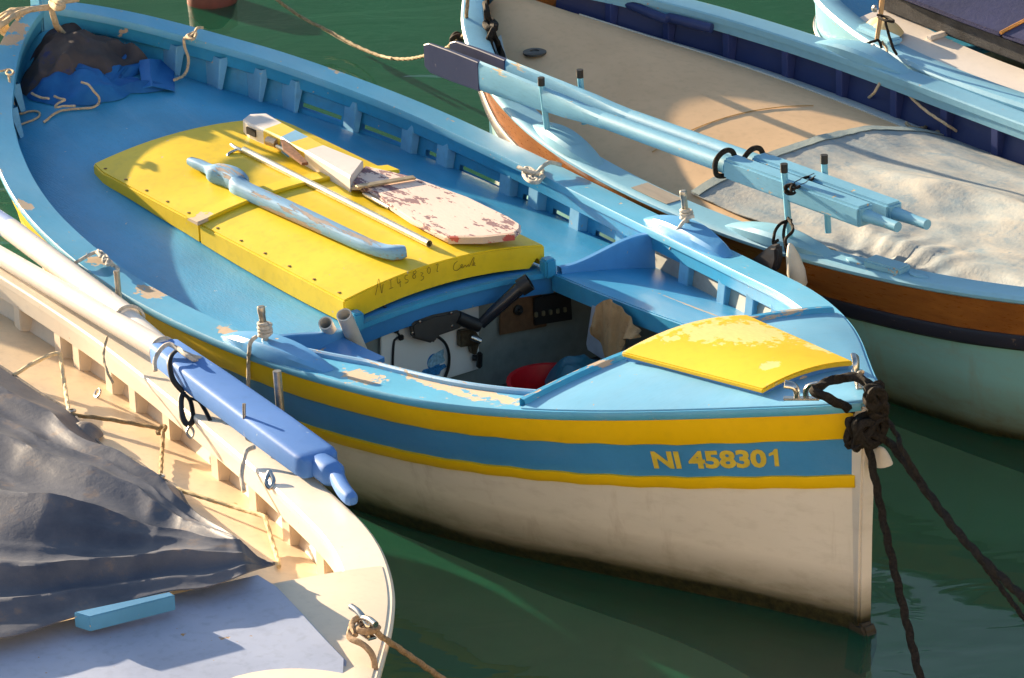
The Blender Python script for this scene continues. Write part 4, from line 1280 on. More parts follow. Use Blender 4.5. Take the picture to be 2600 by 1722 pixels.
rb = thing('rowing_boat', 'pale blue and varnished wood boat with beige deck beyond the blue boat', 'boat', 'r', (0, 0, 0))
RX = [-0.03, -0.02, -0.01, 0.01, 0.04, 0.08, 0.13] + frange(0.2, 5.3, 80)
for sd in (-1, 1):
    rows = [[(x, sd * r_hull(x, z), z) for z in [RZ(x) - 0.215, (RZ(x) - 0.215) * 0.8, (RZ(x) - 0.215) * 0.6, (RZ(x) - 0.215) * 0.4, (RZ(x) - 0.215) * 0.2, 0.03, 0.0, -0.1, -0.25, -0.42]] for x in RX]
    part('hull', grid(rows), M_teal, rb, True)
    rows = [[(x, sd * (r_hull(x, RZ(x) - d) + 0.004), RZ(x) - d) for d in (0.03, 0.08, 0.13, 0.172)] for x in RX]
    part('wood_strake', grid(rows), M_wood, rb, True)
    rows = []
    for x in RX:
        z = RZ(x) - 0.17
        y = r_hull(x, z - 0.02)
        rows.append([(x, sd * (y - 0.01), z), (x, sd * (y + 0.016), z), (x, sd * (y + 0.024), z - 0.012), (x, sd * (y + 0.022), z - 0.05), (x, sd * (y + 0.012), z - 0.06), (x, sd * (y - 0.01), z - 0.062)])
    part('rubbing_strake', grid(rows), M_rub, rb, True)
    rows = []
    for x in RX:
        b, zs = RB(x), RZ(x)
        yi = max(0, b - 0.115)
        rows.append([(x, sd * yi, zs - 0.032), (x, sd * max(0, b - 0.008), zs - 0.034), (x, sd * (b + 0.004), zs - 0.026), (x, sd * (b + 0.006), zs - 0.014), (x, sd * max(0, b - 0.004), zs - 0.003), (x, sd * max(0, b - 0.016), zs), (x, sd * (yi + 0.006), zs), (x, sd * yi, zs - 0.006), (x, sd * yi, zs - 0.032)])
    part('gunwale', grid(rows), M_lb, rb, True)
    xi = [x for x in RX if 0.1 < x < 5.0]
    rows = [[(x, sd * max(0, RB(x) - 0.075), RZ(x) - 0.033), (x, sd * max(0, RB(x) - 0.108), RZ(x) - 0.033), (x, sd * max(0, RB(x) - 0.104), RZ(x) - 0.072), (x, sd * max(0, RB(x) - 0.075), RZ(x) - 0.074)] for x in xi]
    part('inwale', grid(rows), M_lb, rb, True)
    rows = [[(x, sd * max(0, min(r_hull(x, z) - 0.018, RB(x) - 0.04)), z) for z in (RZ(x) - 0.03, RZ(x) - 0.175, RZ(x) - 0.21, RZ(x) - 0.28)] for x in xi]
    V, F = grid(rows)
    F2 = [f for f in F if not (sd > 0 and f[0] % 4 == 2 and any(a < xi[f[0] // 4] < b for a, b in ((0.55, 0.8), (0.86, 1.08), (1.14, 1.36), (1.42, 1.66), (1.72, 1.95), (2.02, 2.25))))]
    part('bulwark_planking', (V, F2), M_navy, rb, True)
    for x in (0.34, 0.57, 0.83, 1.11, 1.39, 1.69, 1.98, 2.28, 2.58, 2.9, 3.25, 3.6):
        rows = []
        for z in (RZ(x) - 0.072, RZ(x) - 0.13, r_deck(x, RB(x) - 0.05) - 0.005):
            y0 = min(r_hull(x, z) - 0.016, RB(x) - 0.036)
            rows.append([(x - 0.02, sd * y0, z), (x - 0.02, sd * (RB(x) - 0.105), z), (x + 0.02, sd * (RB(x) - 0.105), z), (x + 0.02, sd * y0, z)])
        part('rib', bevel_vf(grid(rows), 0.003, 1), M_navy2, rb)
part('stern_post', prism([(-0.07, -0.025, -0.1), (-0.01, -0.025, -0.1), (0.01, -0.025, 0.8), (0.0, -0.02, 1.32), (-0.05, -0.02, 1.32), (-0.06, -0.025, 0.8)], (0, 0.05, 0), 0.006), M_lb, rb)
rin = lambda x: max(0.02, r_hull(x, RZ(x) - 0.24) - 0.015)
M_ww = paint('white waterway paint', S(196, 206, 206), rough=0.45, grime=0.3, chips=0.04)
for sd in (-1, 1):
    rows = [[(x, sd * (rin(x) - w), r_deck(x, rin(x) - w) + 0.006) for w in (0.002, 0.04, 0.08, 0.115)] for x in frange(0.3, 4.6, 50)]
    part('waterway', slab(rows, (0, 0, -0.012)), M_ww, rb, True)
rows = []
for x in frange(0.06, 5.0, 60):
    b = rin(x)
    rows.append([(x, b * t, r_deck(x, b * t)) for t in frange(-1, 1, 21)])
part('deck', slab(rows, (0, 0, -0.02)), M_beige, rb, True)


def seam(x0, bow_, y0, y1, name='deck_seam', dz=0.0):
    pts = [(x0 + bow_ * (y / 0.8) ** 2, y, r_deck(x0, y) + 0.002 + dz) for y in frange(y0, y1, 16)]
    part(name, tube(pts, 0.003, 6, 0.03, flat=0.6), plain('ochre seam', S(168, 132, 74), 0.7), rb)


seam(1.52, 0.12, -0.42, 0.45)
seam(1.95, 0.12, -0.45, 0.30)
part('filler_cap', lathe([(0.05, 0), (0.05, 0.008), (0.04, 0.012), (0.02, 0.012), (0.018, 0.007), (0.001, 0.007)], 24, Vector((0.537, -0.22, 0.66))), M_blk2, rb, True)
for (x0, x1) in ((1.24, 1.72), (2.52, 3.06)):
    for sd in (-1, 1):
        rows = []
        for t in frange(0, 1, 16):
            x = x0 + (x1 - x0) * t
            k = max(0.0, math.sin(math.pi * t)) ** 0.8
            h = 0.004 + 0.045 * k
            yc, wi, z0 = RB(x) - 0.055, 0.12 * (0.4 + 0.6 * k), RZ(x) - 0.003
            rows.append([(x, sd * (yc + wi / 2), z0), (x, sd * (yc + wi / 2), z0 + h * 0.7), (x, sd * (yc + wi / 2 - 0.014), z0 + h), (x, sd * (yc - wi / 2 + 0.014), z0 + h), (x, sd * (yc - wi / 2), z0 + h * 0.7), (x, sd * (yc - wi / 2), z0)])
        V, F = grid(rows)
        F += [tuple(range(6)), tuple(len(V) - 1 - k for k in range(6))]
        part('thole_block', (V, F), M_lb, rb, True)
# tall thole pins with black caps
M_pin = paint('pale blue pin paint', S(112, 180, 205), rough=0.35, chips=0.03)
for (b, t, ph) in (((1.384, -0.824, 0.69), (1.49, -0.923, 0.914), 0.175), ((2.876, -0.844, 0.63), (2.78, -0.766, 0.827), 0.255)):
    b, t = Vector(b), Vector(t)
    t = Vector((b.x - 0.03, b.y + 0.0, b.z + ph))
    pn = part('thole_pin', tube([b - Vector((0, 0, 0.03)), t], 0.0125, 12, smooth=False), M_pin, rb, True)
    part('pin_cap', tube([t - Vector((0, 0, 0.012)), t + Vector((0, 0, 0.022))], 0.0145, 12, smooth=False), M_blk, pn, True)
    b2, t2 = b + Vector((0.02, 0.175, 0)), t + Vector((0.03, 0.175, 0.0))
    pn = part('thole_pin', tube([b2 - Vector((0, 0, 0.03)), t2], 0.0125, 12, smooth=False), M_pin, rb, True)
    part('pin_cap', tube([t2 - Vector((0, 0, 0.012)), t2 + Vector((0, 0, 0.022))], 0.0145, 12, smooth=False), M_blk, pn, True)
# chock with its two oval plates on the near gunwale
cx = 3.33
part('chock', box((cx, -(RB(cx) - 0.055), RZ(cx) + 0.014), (0.17, 0.075, 0.03), Matrix.Rotation(0.14, 3, 'Z'), 0.006), M_lb, rb)
for x in (cx - 0.15, cx + 0.15):
    part('oval_plate', lathe([(0.05, 0), (0.05, 0.004), (0.044, 0.006), (0.001, 0.006)], 20, (x, -(RB(x) - 0.055), RZ(x) + 0.001), Matrix.Diagonal((1.0, 0.42, 1.0))), M_lb, rb, True)
part('bare_patch', slab([[(x, -(RB(x) - 0.01 - w), RZ(x) + 0.0015) for w in (0.005, 0.09)] for x in frange(1.98, 2.2, 6)], (0, 0, 0.002)), wood('grey bare wood', S(150, 140, 128), S(180, 168, 150)), rb)

# grey-blue tarpaulin over the fore part
edge = [(1.941, -0.546, 0.468), (1.935, -0.328, 0.508), (1.94, -0.102, 0.528), (1.929, 0.165, 0.525), (1.907, 0.423, 0.495), (1.922, 0.701, 0.429), (1.957, 0.952, 0.374)]
nzA, nzB = rnd_noise(41), rnd_noise(42)


def saw(v, c, w1, w2):
    return max(0.0, 1 - ((c - v) / w1 if v < c else (v - c) / w2)) ** 1.5


def tarp_r(x, y):
    b = RB(x) - 0.06
    h = 0.008
    k = min(1, max(0, (x - 2.25) / 0.5))
    h += 0.07 * k * saw(y, 0.06 + 0.05 * nzA(x * 3, 2.0), 0.22, 0.3) + 0.03 * k * saw(y, -0.40 + 0.03 * nzA(x * 4, 7.0), 0.08, 0.16)
    h += 0.035 * k * saw(y, 0.40 + 0.06 * math.sin(x * 3), 0.12, 0.09)
    d = math.hypot(x - 3.08, (y + 0.72))
    a = math.atan2(y + 0.72, x - 3.08)
    h += 0.008 * math.sin(a * 20 + 2 * nzA(x * 5, y * 5)) * math.exp(-((d - 0.22) / 0.2) ** 2)
    h += 0.010 * nzA(x * 4 + y * 3, y * 5) + 0.009 * (1 - 2 * abs(nzB(x * 2.2 - y * 4, y * 7))) ** 2 * k + 0.004 * (1 - 2 * abs(nzA(x * 5 + y * 9, y * 13))) ** 3
    edgef = min(1, max(0, (b - abs(y)) / 0.12))
    return r_deck(x, y) + 0.006 + max(0, h) * (0.15 + 0.85 * edgef)


rows = []
N = 84
ep_ = smooth_path(edge, 0.01)
ya, yb = ep_[0].y, ep_[-1].y
for i in range(N):
    s = i / (N - 1)
    e = ep_[int(s * (len(ep_) - 1))]
    r = []
    for j in range(90):
        t = j / 89
        x = e.x + (4.9 - e.x) * t
        lim = RB(x) - 0.075
        y0, y1 = max(-lim, ya - 0.02), min(lim - 0.02, yb)
        y = (e.y * (1 - t) + (y0 + (y1 - y0) * s) * t) if t < 1 else y0 + (y1 - y0) * s
        y = max(-lim, min(lim, y))
        r.append((x, y, tarp_r(x, y)))
    rows.append(r)
tp_ = thing('tarpaulin', 'faded grey blue tarpaulin over the fore part of the beige deck', 'tarpaulin', 'r', (3.2, 0, 0.5))
part('sheet', slab(rows, (0, 0, -0.004)), cloth('faded blue canvas', S(128, 144, 152), S(178, 172, 160), 5, 0.65, stain=S(112, 136, 150), spec=0.35, stretch=(1, 2.2, 1), bump=0.38), tp_, True)
hem = [Vector((p.x + 0.0, p.y, tarp_r(p.x, p.y) + 0.003)) for p in ep_[::4]]
hem2 = [Vector((p.x + 0.05, p.y, tarp_r(p.x + 0.05, p.y) + 0.003)) for p in ep_[::4]]
part('hem', slab([[a, b] for a, b in zip(hem, hem2)], (0, 0, 0.003)), cloth('darker hem', S(128, 148, 152), S(160, 168, 160), 5), tp_, True)

# two oars lying along the near gunwale
M_oar = paint('pale blue oar paint', S(116, 174, 202), rough=0.42, var=0.10, chips=0.04, wear=0.06, grime=0.3, wear_col=S(205, 180, 140), wear_scale=6, streak=(1, 5, 5))
M_oarn = paint('navy blade paint', S(36, 46, 82), rough=0.4, chips=0.03, wear_col=S(120, 120, 140))


def oar(y, dx, label, z=0.80, length=1.0):
    o = thing('oar', label, 'oar', 'r', (2.0, y, z), 'pale blue oars lying along the gunwale')
    A = lambda x: (x + dx, y, z + 0.004 * (x - 2))
    rows = []
    for (x, hw, th) in ((0.56, 0.054, 0.007), (0.60, 0.074, 0.008), (0.75, 0.076, 0.010), (0.94, 0.072, 0.013)):
        rows.append([(x + dx, y - th, z - hw), (x + dx, y - th, z + hw * 0.75), (x + dx, y + th, z + hw * 0.75), (x + dx, y + th, z - hw)])
    V, F = grid(rows, closed=True)
    F += [(3, 2, 1, 0), (12, 13, 14, 15)]
    part('blade_tip', bevel_vf((V, F), 0.003, 1), M_oarn, o)
    rows = []
    for (x, hw, th) in ((0.9405, 0.0718, 0.0132), (1.1, 0.068, 0.016), (1.3, 0.062, 0.021), (1.5, 0.052, 0.027), (1.62, 0.04, 0.031), (1.75, 0.034, 0.033)):
        r = []
        for k in range(12):
            a = 2 * math.pi * k / 12
            r.append((x + dx, y + th * max(-0.9, min(0.9, 1.25 * math.cos(a))), z + hw * math.sin(a) * (0.8 if math.sin(a) > 0 else 1)))
        rows.append(r)
    V, F = grid(rows, closed=True)
    F += [tuple(range(11, -1, -1)), tuple(60 + k for k in range(12))]
    part('blade', (V, F), M_oar, o, True)
    part('shaft', tube([A(1.74), A(2.1), A(2.5)], lambda t: 0.033 + 0.003 * t, 16, 0.1), M_oar, o, True)
    part('loom', beam(A(2.50), A(3.27), 0.078, 0.082, 0.010), M_oar, o)
    part('handle', tube([A(3.26), A(3.32), A(3.44)], lambda t: 0.026 - 0.006 * min(1, t * 1.5), 14, 0.03), M_oar, o, True)
    part('rope_grommet', tube([Vector(A(2.47)) + Vector((0.01 * math.sin(a), 0.05 * math.cos(a), 0.055 * math.sin(a) + 0.004)) for a in frange(0, 2 * math.pi, 20)], 0.0105, 10, 0.008, lay=9), M_brope, o, True)
    return o


oar(-0.815, 0.0, 'pale blue oar with navy blade tip, the nearer of the pair')
oar(-0.72, 0.055, 'pale blue oar with navy blade tip, the farther of the pair')
rope('lashing', 'black cord tied across two thole pins over the oar looms', 'r', [
    [(2.918, -0.879, 0.84), (2.883, -0.795, 0.84), (2.875, -0.719, 0.84)], [(2.941, -0.891, 0.84), (2.929, -0.82, 0.84), (2.897, -0.732, 0.84)], [Vector((2.935, -0.893, 0.84)) + Vector((0.018 * math.cos(a), 0.012 * math.sin(a * 1.7), 0.018 * math.sin(a))) for a in frange(0, 12, 26)]], 0.0055, M_brope)
# fenders hanging at the near pin
M_fend = plain('scuffed white fender', S(205, 196, 180), 0.55, 0, 0.15, 12)
fe = thing('fender', 'small white fender hanging from the thole pin beside a dark pouch', 'fender', 'r', (3.032, -0.94, 0.496))
part('body', lathe([(0.004, 0.17), (0.012, 0.16), (0.026, 0.12), (0.036, 0.06), (0.034, 0.01), (0.018, -0.01), (0.002, -0.015)], 18, Vector((3.034, -0.94, 0.491)) + Vector((0, 0, 0.0)), axis_m((-0.25, -0.05, 1))), M_fend, fe, True)
po = thing('pouch', 'grey black plastic pouch tied to the thole pin beside a white fender', 'pouch', 'r', (2.868, -0.93, 0.527))
part('body', bevel_vf(prism([(2.773, -0.93, 0.526), (2.835, -0.93, 0.578), (2.9, -0.93, 0.629), (2.938, -0.93, 0.637), (2.942, -0.93, 0.583), (2.919, -0.93, 0.523), (2.876, -0.93, 0.518)], (0.01, -0.05, 0)), 0.012, 2), plain('grey black plastic', S(62, 60, 64), 0.45, 0, 0.4, 14), po, True)
rope('tie_line', 'black and grey cords holding fender and pouch to the thole pin', 'r', [
    [(2.863, -0.84, 0.696), (2.917, -0.91, 0.68), (2.954, -0.94, 0.644), (2.983, -0.94, 0.567)], [(2.855, -0.84, 0.7), (2.968, -0.91, 0.694), (2.964, -0.945, 0.66), (2.981, -0.945, 0.622), (3.014, -0.945, 0.589)], [(2.88, -0.84, 0.689), (2.888, -0.9, 0.694), (2.899, -0.94, 0.671), (2.89, -0.94, 0.626), (2.916, -0.94, 0.645)]], 0.006, M_brope)
# dark rope inside the stern, mooring line aft
rope('coiled_rope', 'dark rope knotted on the stern bulwark of the beige decked boat', 'r', [
    [(0.332, -0.317, 0.86), (0.404, -0.366, 0.84), (0.412, -0.358, 0.8), (0.462, -0.382, 0.77), (0.378, -0.292, 0.676), (0.428, -0.312, 0.652), (0.485, -0.353, 0.634)], [(0.374, -0.337, 0.8), (0.426, -0.344, 0.8), (0.494, -0.394, 0.8), (0.474, -0.414, 0.8), (0.415, -0.385, 0.8), (0.4, -0.34, 0.8), (0.504, -0.413, 0.8), (0.501, -0.432, 0.77), (0.369, -0.323, 0.661), (0.426, -0.352, 0.634)]], 0.013, M_brope)
mline = thing('mooring_line', 'wet stern line sagging from the beige decked boat towards the top edge', 'rope', 'w', (-0.585, 19.142, 0.1))
part('line', tube([(-0.132, 17.441, 0.9), (-0.142, 17.455, 0.8), (-0.158, 17.653, 0.66), (-0.201, 17.754, 0.6), (-0.243, 17.965, 0.5), (-0.36, 18.541, 0.28), (-0.458, 18.883, 0.16), (-0.564, 19.127, 0.1), (-0.692, 19.37, 0.08), (-0.82, 19.577, 0.09), (-0.943, 19.641, 0.14), (-1.065, 19.692, 0.22), (-1.142, 19.653, 0.3)], 0.008, 10, 0.010, lay=12), rope_mat('wet rope', S(96, 82, 62), S(170, 152, 122)), mline, True)
part('knot', tube([Vector((-0.191, 17.709, 0.62)) + Vector((0.02 * math.cos(a), 0.02 * math.sin(a * 1.3), 0.02 * math.sin(a))) for a in frange(0, 14, 40)], 0.012, 8, 0.012), M_brope, mline, True)
part('strand', tube([(-0.51, 18.958, 0.14), (-0.63, 19.324, 0.06), (-0.737, 19.516, 0.05), (-0.855, 19.686, 0.07)], 0.006, 8, 0.02), rope_mat('wet thin strand', S(120, 108, 86), S(190, 176, 150)), mline, True)
rope('tie_line', 'grey cord from the far rail across the navy bulwark to the deck edge', 'r', [
    [(1.453, 0.887, 0.66), (1.488, 0.885, 0.63), (1.572, 0.853, 0.6), (1.689, 0.832, 0.54), (1.863, 0.788, 0.5), (2.018, 0.775, 0.47), (2.03, 0.896, 0.382), (2.154, 0.898, 0.377), (2.238, 0.903, 0.374), (2.352, 0.897, 0.372)],
    [(1.449, 0.941, 0.66), (1.5, 0.921, 0.64), (1.557, 0.861, 0.6), (1.604, 0.791, 0.56), (1.62, 0.736, 0.52), (1.447, 0.848, 0.422)]], 0.006, M_rope)
rope('tie_line', 'knotted grey cord lying along the far edge of the beige deck', 'r', [
    [(1.235, 0.792, 0.445), (1.284, 0.816, 0.44), (1.313, 0.83, 0.437), (1.342, 0.817, 0.434), (1.353, 0.779, 0.445), (1.311, 0.838, 0.437), (1.35, 0.829, 0.433), (1.39, 0.779, 0.444), (1.388, 0.828, 0.429), (1.449, 0.839, 0.423)], [(1.823, 0.733, 0.437), (1.89, 0.697, 0.444), (1.899, 0.742, 0.43), (1.827, 0.863, 0.394), (1.878, 0.841, 0.399), (1.939, 0.816, 0.404), (1.976, 0.882, 0.385), (2.049, 0.898, 0.381)]], 0.008, rope_mat('grey brown cord', S(110, 100, 82), S(160, 148, 124)))
navyoar = thing('oar', 'navy blue oar stowed against the far inside of the beige decked boat', 'oar', 'r', (0.85, 0.6, 0.7))
part('shaft', tube([(0.352, 0.401, 0.72), (0.507, 0.417, 0.7), (0.614, 0.446, 0.68), (0.607, 0.47, 0.68), (0.801, 0.543, 0.66)], 0.022, 10, 0.05), M_navy, navyoar, True)

# ================================================================ PALE BLUE BOAT IN THE TOP RIGHT CORNER
TB = [(0.50, 1.62), (0.54, 1.45), (0.60, 1.33), (0.70, 1.22), (0.85, 1.12), (1.05, 1.045), (1.325, 0.97), (1.65, 0.93), (2.1, 0.915), (2.6, 0.93), (3.2, 0.98), (3.8, 1.1), (4.4, 1.35), (4.8, 1.75)]
TZ = lambda x: 0.60 + 0.03 * (x - 2.4) ** 2
tbt = thing('motor_boat', 'pale blue boat with white side deck and navy cabin cover, top right', 'boat', 'r', (2.4, 1.85, 0))
tx = frange(0.51, 4.75, 60)
M_tw = paint('white side deck paint', S(222, 212, 200), rough=0.4, var=0.05, grime=0.12)
M_tn = cloth('navy cover', S(34, 36, 70), S(48, 50, 92), 4, 0.55, spec=0.4)
for sd in (1, -1):
    Y = lambda x: 1.85 + sd * (interp(TB, x) - 1.85)
    rows = [[(x, Y(x) + sd * 0.16 * (1 - z / TZ(x)) * min(1, (x - 0.45) / 0.5) * (1.85 - interp(TB, x)) / 0.9, z) for z in (TZ(x) - 0.01, TZ(x) * 0.7, TZ(x) * 0.45)] for x in tx]
    part('topside', grid(rows), M_lb, tbt, True)
    rows = [[(x, Y(x) + sd * (0.16 + 0.12 * (1 - z / 0.27)) * min(1, (x - 0.45) / 0.5) * (1.85 - interp(TB, x)) / 0.9 * 0.55 + sd * 0.03, z) for z in (TZ(x) * 0.452, 0.2, 0.1, 0.0, -0.15, -0.3)] for x in tx]
    part('hull', grid(rows), hull_mat('white lower hull %d' % sd, S(215, 205, 190), 0.03, 0.14), tbt, True)
    rows = []
    for x in tx:
        y, z = Y(x), TZ(x)
        rows.append([(x, y - sd * 0.012, z - 0.03), (x, y - sd * 0.016, z - 0.012), (x, y - sd * 0.006, z + 0.004), (x, y + sd * 0.02, z + 0.008), (x, y + sd * 0.09, z + 0.006), (x, y + sd * 0.10, z - 0.002), (x, y + sd * 0.10, z - 0.03)])
    part('gunwale', grid(rows), M_lb, tbt, True)
    rows = [[(x, Y(x) + sd * 0.10, TZ(x) - 0.012), (x, Y(x) + sd * 0.2, TZ(x) - 0.002), (x, Y(x) + sd * 0.30, TZ(x) + 0.004)] for x in tx if 1.05 < x < 4.0]
    part('side_deck', grid(rows), M_tw, tbt, True)
    for x in (1.50, 2.14):
        part('deck_clip', join(box((x, Y(x) + sd * 0.27, TZ(x) + 0.014), (0.03, 0.10, 0.022), None, 0.004)), M_tw, tbt)
part('aft_deck', slab([[(x, 1.85 + (1.75 - interp(TB, x)) * t, TZ(x) - 0.06) for t in frange(-1, 1, 7)] for x in frange(0.56, 1.6, 10)], (0, 0, -0.02)), M_blue, tbt)
part('metal_band', tube([(x, interp(TB, x) + 0.005, TZ(x) * 0.72) for x in frange(0.52, 1.3, 14)], 0.007, 10, 0.03), M_steel, tbt, True)
cov = part('cabin_coaming', bevel_vf(slab([[(x, 1.85 + t, TZ(x) + 0.005) for t in (-0.60, 0.60)] for x in (1.08, 1.4, 2.0, 2.8, 3.6)], (0, 0, 0.095)), 0.01, 2), cloth('dark speckled canvas side', S(44, 44, 46), S(78, 78, 80), 12, 0.7), tbt)
part('cabin_cover', bevel_vf(slab([[(x, 1.85 + t, TZ(x) + 0.105 + 0.06 * (1 - (t / 0.63) ** 2)) for t in frange(-0.63, 0.63, 9)] for x in (1.05, 1.3, 1.6, 1.873)], (0, 0, 0.02)), 0.006, 2), M_tn, tbt, True)
part('cabin_cover', bevel_vf(slab([[(x, 1.85 + t, TZ(x) + 0.105 + 0.06 * (1 - (t / 0.63) ** 2)) for t in frange(-0.63, 0.63, 9)] for x in (1.885, 2.3, 2.9, 3.65)], (0, 0, 0.02)), 0.006, 2), M_tn, tbt, True)
part('cover_edge', tube([(1.879, 1.85 + t, TZ(1.88) + 0.127 + 0.06 * (1 - (t / 0.63) ** 2)) for t in frange(-0.63, 0.5, 12)], 0.008, 8, 0.03), wood('orange edge trim', S(170, 110, 40), S(210, 150, 70)), tbt, True)
part('white_box', box((2.12, 1.47, 0.83), (0.22, 0.2, 0.12), None, 0.01), M_tw, tbt)
part('thole_block', box((1.35, interp(TB, 1.35) + 0.05, TZ(1.35) + 0.02), (0.26, 0.075, 0.035), Matrix.Rotation(-0.15, 3, 'Z'), 0.012), M_lb, tbt, True)
# wooden prop with a yellowed float beside it
pr_ = thing('wooden_prop', 'wooden pole standing upright on the pale blue gunwale, top right', 'pole', 'r', (1.422, 0.936, 0.66))
pb = Vector((1.428, 0.93, 0.66))
part('shaft', tube([pb, pb + Vector((-0.005, 0.04, 0.2)), pb + Vector((0.0, 0.07, 0.62))], lambda t: 0.013 + 0.006 * t, 10, 0.05, flat=0.6), wood('bare ash', S(150, 122, 88), S(205, 160, 105), 0.6, 4, (14, 14, 1)), pr_, True)
part('clamp_bolt', lathe([(0.016, 0), (0.016, 0.012), (0.008, 0.02), (0.001, 0.02)], 12, pb + Vector((-0.012, 0.01, 0.14)), axis_m((-0.5, -0.8, 0))), M_galv, pr_, True)
rope('tie_line', 'black cord hanging from the wooden pole over the gunwale', 'r', [
    [(1.393, 0.845, 0.64), (1.404, 0.882, 0.65), (1.442, 0.9, 0.67), (1.45, 0.92, 0.67), (1.484, 0.906, 0.65)], [(1.528, 0.902, 0.8), (1.523, 0.894, 0.77), (1.546, 0.889, 0.73), (1.572, 0.887, 0.68), (1.576, 0.907, 0.64)], [(1.485, 0.882, 0.8), (1.539, 0.891, 0.8), (1.598, 0.87, 0.8), (1.572, 0.855, 0.8), (1.512, 0.863, 0.8)]], 0.006, M_brope)
V, F = mound(Vector((1.299, 1.093, 0.68)[:2]), [p[:2] for p in [(1.182, 1.091, 0.68), (1.156, 1.136, 0.68), (1.199, 1.144, 0.68), (1.289, 1.129, 0.68), (1.397, 1.11, 0.68), (1.42, 1.041, 0.68), (1.376, 1.008, 0.68), (1.278, 1.024, 0.68)]], 0.05, 8, lambda x, y: 0.64, 0.01, 10, 36)
solo('float', 'yellowed flat float lying by the wooden pole', 'float', 'r', (V, F), plain('yellowed foam', S(205, 180, 128), 0.7, 0, 0.1, 10), True)

# red-brown body added in place of a boat bow's reflection, top edge
by = thing('bow_reflection_body', 'red brown round body added for a mirrored boat bow at the top edge of the picture', 'bow reflection', 'w', (-1.425, 20.375, 0))
part('body', lathe([(0.002, -0.14), (0.05, -0.13), (0.10, -0.08), (0.125, 0.0), (0.12, 0.09), (0.08, 0.15), (0.02, 0.17), (0.002, 0.17)], 28, Vector((-1.427, 20.419, 0))), plain('red brown buoy', S(120, 62, 52), 0.6, 0, 0.25, 9), by, True)


# ================================================================ BEIGE BOAT (bottom left)
SL = 1.181


def LBm(x):
    return SL * HB(x / SL)


def LZ(x):
    return ZS(x / SL) - 0.034


def l_hull(x, z):
    zs, b = LZ(x), max(0.02, LBm(x) - 0.02)
    w = SL * BW(x / SL) * 0.97
    if z >= 0:
        return w + (b - w) * min(1, z / zs) ** 0.85
    return w * max(0, 1 + z / 0.45) ** 0.6


def l_deck(x, y):
    b = max(0.2, LBm(x) - 0.06)
    return LZ(x) - 0.205 + 0.13 * max(0, 1 - (y / b) ** 2)


CREAM = S(236, 212, 174)
M_cream = paint('cream deck paint', S(228, 204, 170), rough=0.5, var=0.06, wear=0.04, wear_scale=5, wear_col=S(206, 168, 120), wear_col2=S(196, 158, 112), grime=0.25, bump=0.25)
M_crail = paint('creamy white rail paint', S(236, 224, 206), rough=0.3, var=0.05, grime=0.12, chips=0.01, wear_col=S(200, 160, 110))
M_cfore = paint('creamy foredeck paint', S(230, 214, 192), rough=0.45, var=0.05, grime=0.18)
M_lhull = hull_mat('cream lower hull paint', S(222, 205, 178), 0.03, 0.15)
lb = thing('rowing_boat', 'cream wooden boat with dark tarpaulin at the lower left', 'boat', 'l', (0, 0, 0))
LX = frange(-6.5, 0.035, 110)
LXT = LX + [0.06, 0.085]
for sd in (-1, 1):
    rows = [[(x, sd * l_hull(x, LZ(x) * k), LZ(x) * k) for k in (0.95, 0.8, 0.6, 0.4, 0.2, 0.08, 0.0)] + [(x, sd * l_hull(x, z), z) for z in (-0.1, -0.25, -0.45)] for x in LX]
    part('hull', grid(rows), M_lhull, lb, True)
    rows = []
    for x in LXT:
        b, zs = LBm(x), LZ(x)
        yi = max(0, b - 0.15)
        rows.append([(x, sd * yi, zs - 0.03), (x, sd * (b - 0.004), zs - 0.034), (x, sd * (b + 0.008), zs - 0.026), (x, sd * (b + 0.01), zs - 0.01), (x, sd * b, zs - 0.001), (x, sd * max(0, b - 0.012), zs), (x, sd * (yi + 0.006), zs), (x, sd * yi, zs - 0.006), (x, sd * yi, zs - 0.03)])
    part('gunwale', grid(rows), M_crail, lb, True)
    xi = [x for x in LX if -6.0 < x < -1.18]
    rows = [[(x, sd * (LBm(x) - 0.11), LZ(x) - 0.031), (x, sd * (LBm(x) - 0.148), LZ(x) - 0.031), (x, sd * (LBm(x) - 0.14), LZ(x) - 0.098), (x, sd * (LBm(x) - 0.135), LZ(x) - 0.102), (x, sd * (LBm(x) - 0.11), LZ(x) - 0.102)] for x in xi]
    part('inwale', grid(rows), M_crail, lb, True)
    rows = [[(x, sd * min(l_hull(x, z) - 0.02, LBm(x) - 0.04), z) for z in (LZ(x) - 0.03, LZ(x) - 0.12, LZ(x) - 0.32)] for x in xi]
    part('bulwark_planking', grid(rows), M_cfore, lb, True)
    for x in (-4.42, -4.12, -3.98, -3.72, -3.52, -3.22, -2.78, -2.42, -2.08, -1.72, -1.36):
        z1, z0 = LZ(x) - 0.08, l_deck(x, LBm(x) - 0.1) - 0.01
        y1 = LBm(x) - 0.135
        part('stanchion', beam((x, sd * (y1 + 0.03), z0), (x, sd * (y1 + 0.03), z1), 0.06, 0.062, 0.004, up=(0, 1, 0)), M_cfore, lb)
rows = []
for x in frange(-6.2, -1.2, 60):
    b = max(0.05, l_hull(x, LZ(x) - 0.22) - 0.015)
    rows.append([(x, b * t, l_deck(x, b * t)) for t in frange(-1, 1, 19)])
part('deck', slab(rows, (0, 0, -0.02)), M_cream, lb, True)


def lf(x, y):
    b = LBm(x)
    return LZ(x) + 0.003 + 0.06 * min(1, b / 0.7) * max(0, 1 - (y / max(b, 0.02)) ** 2)


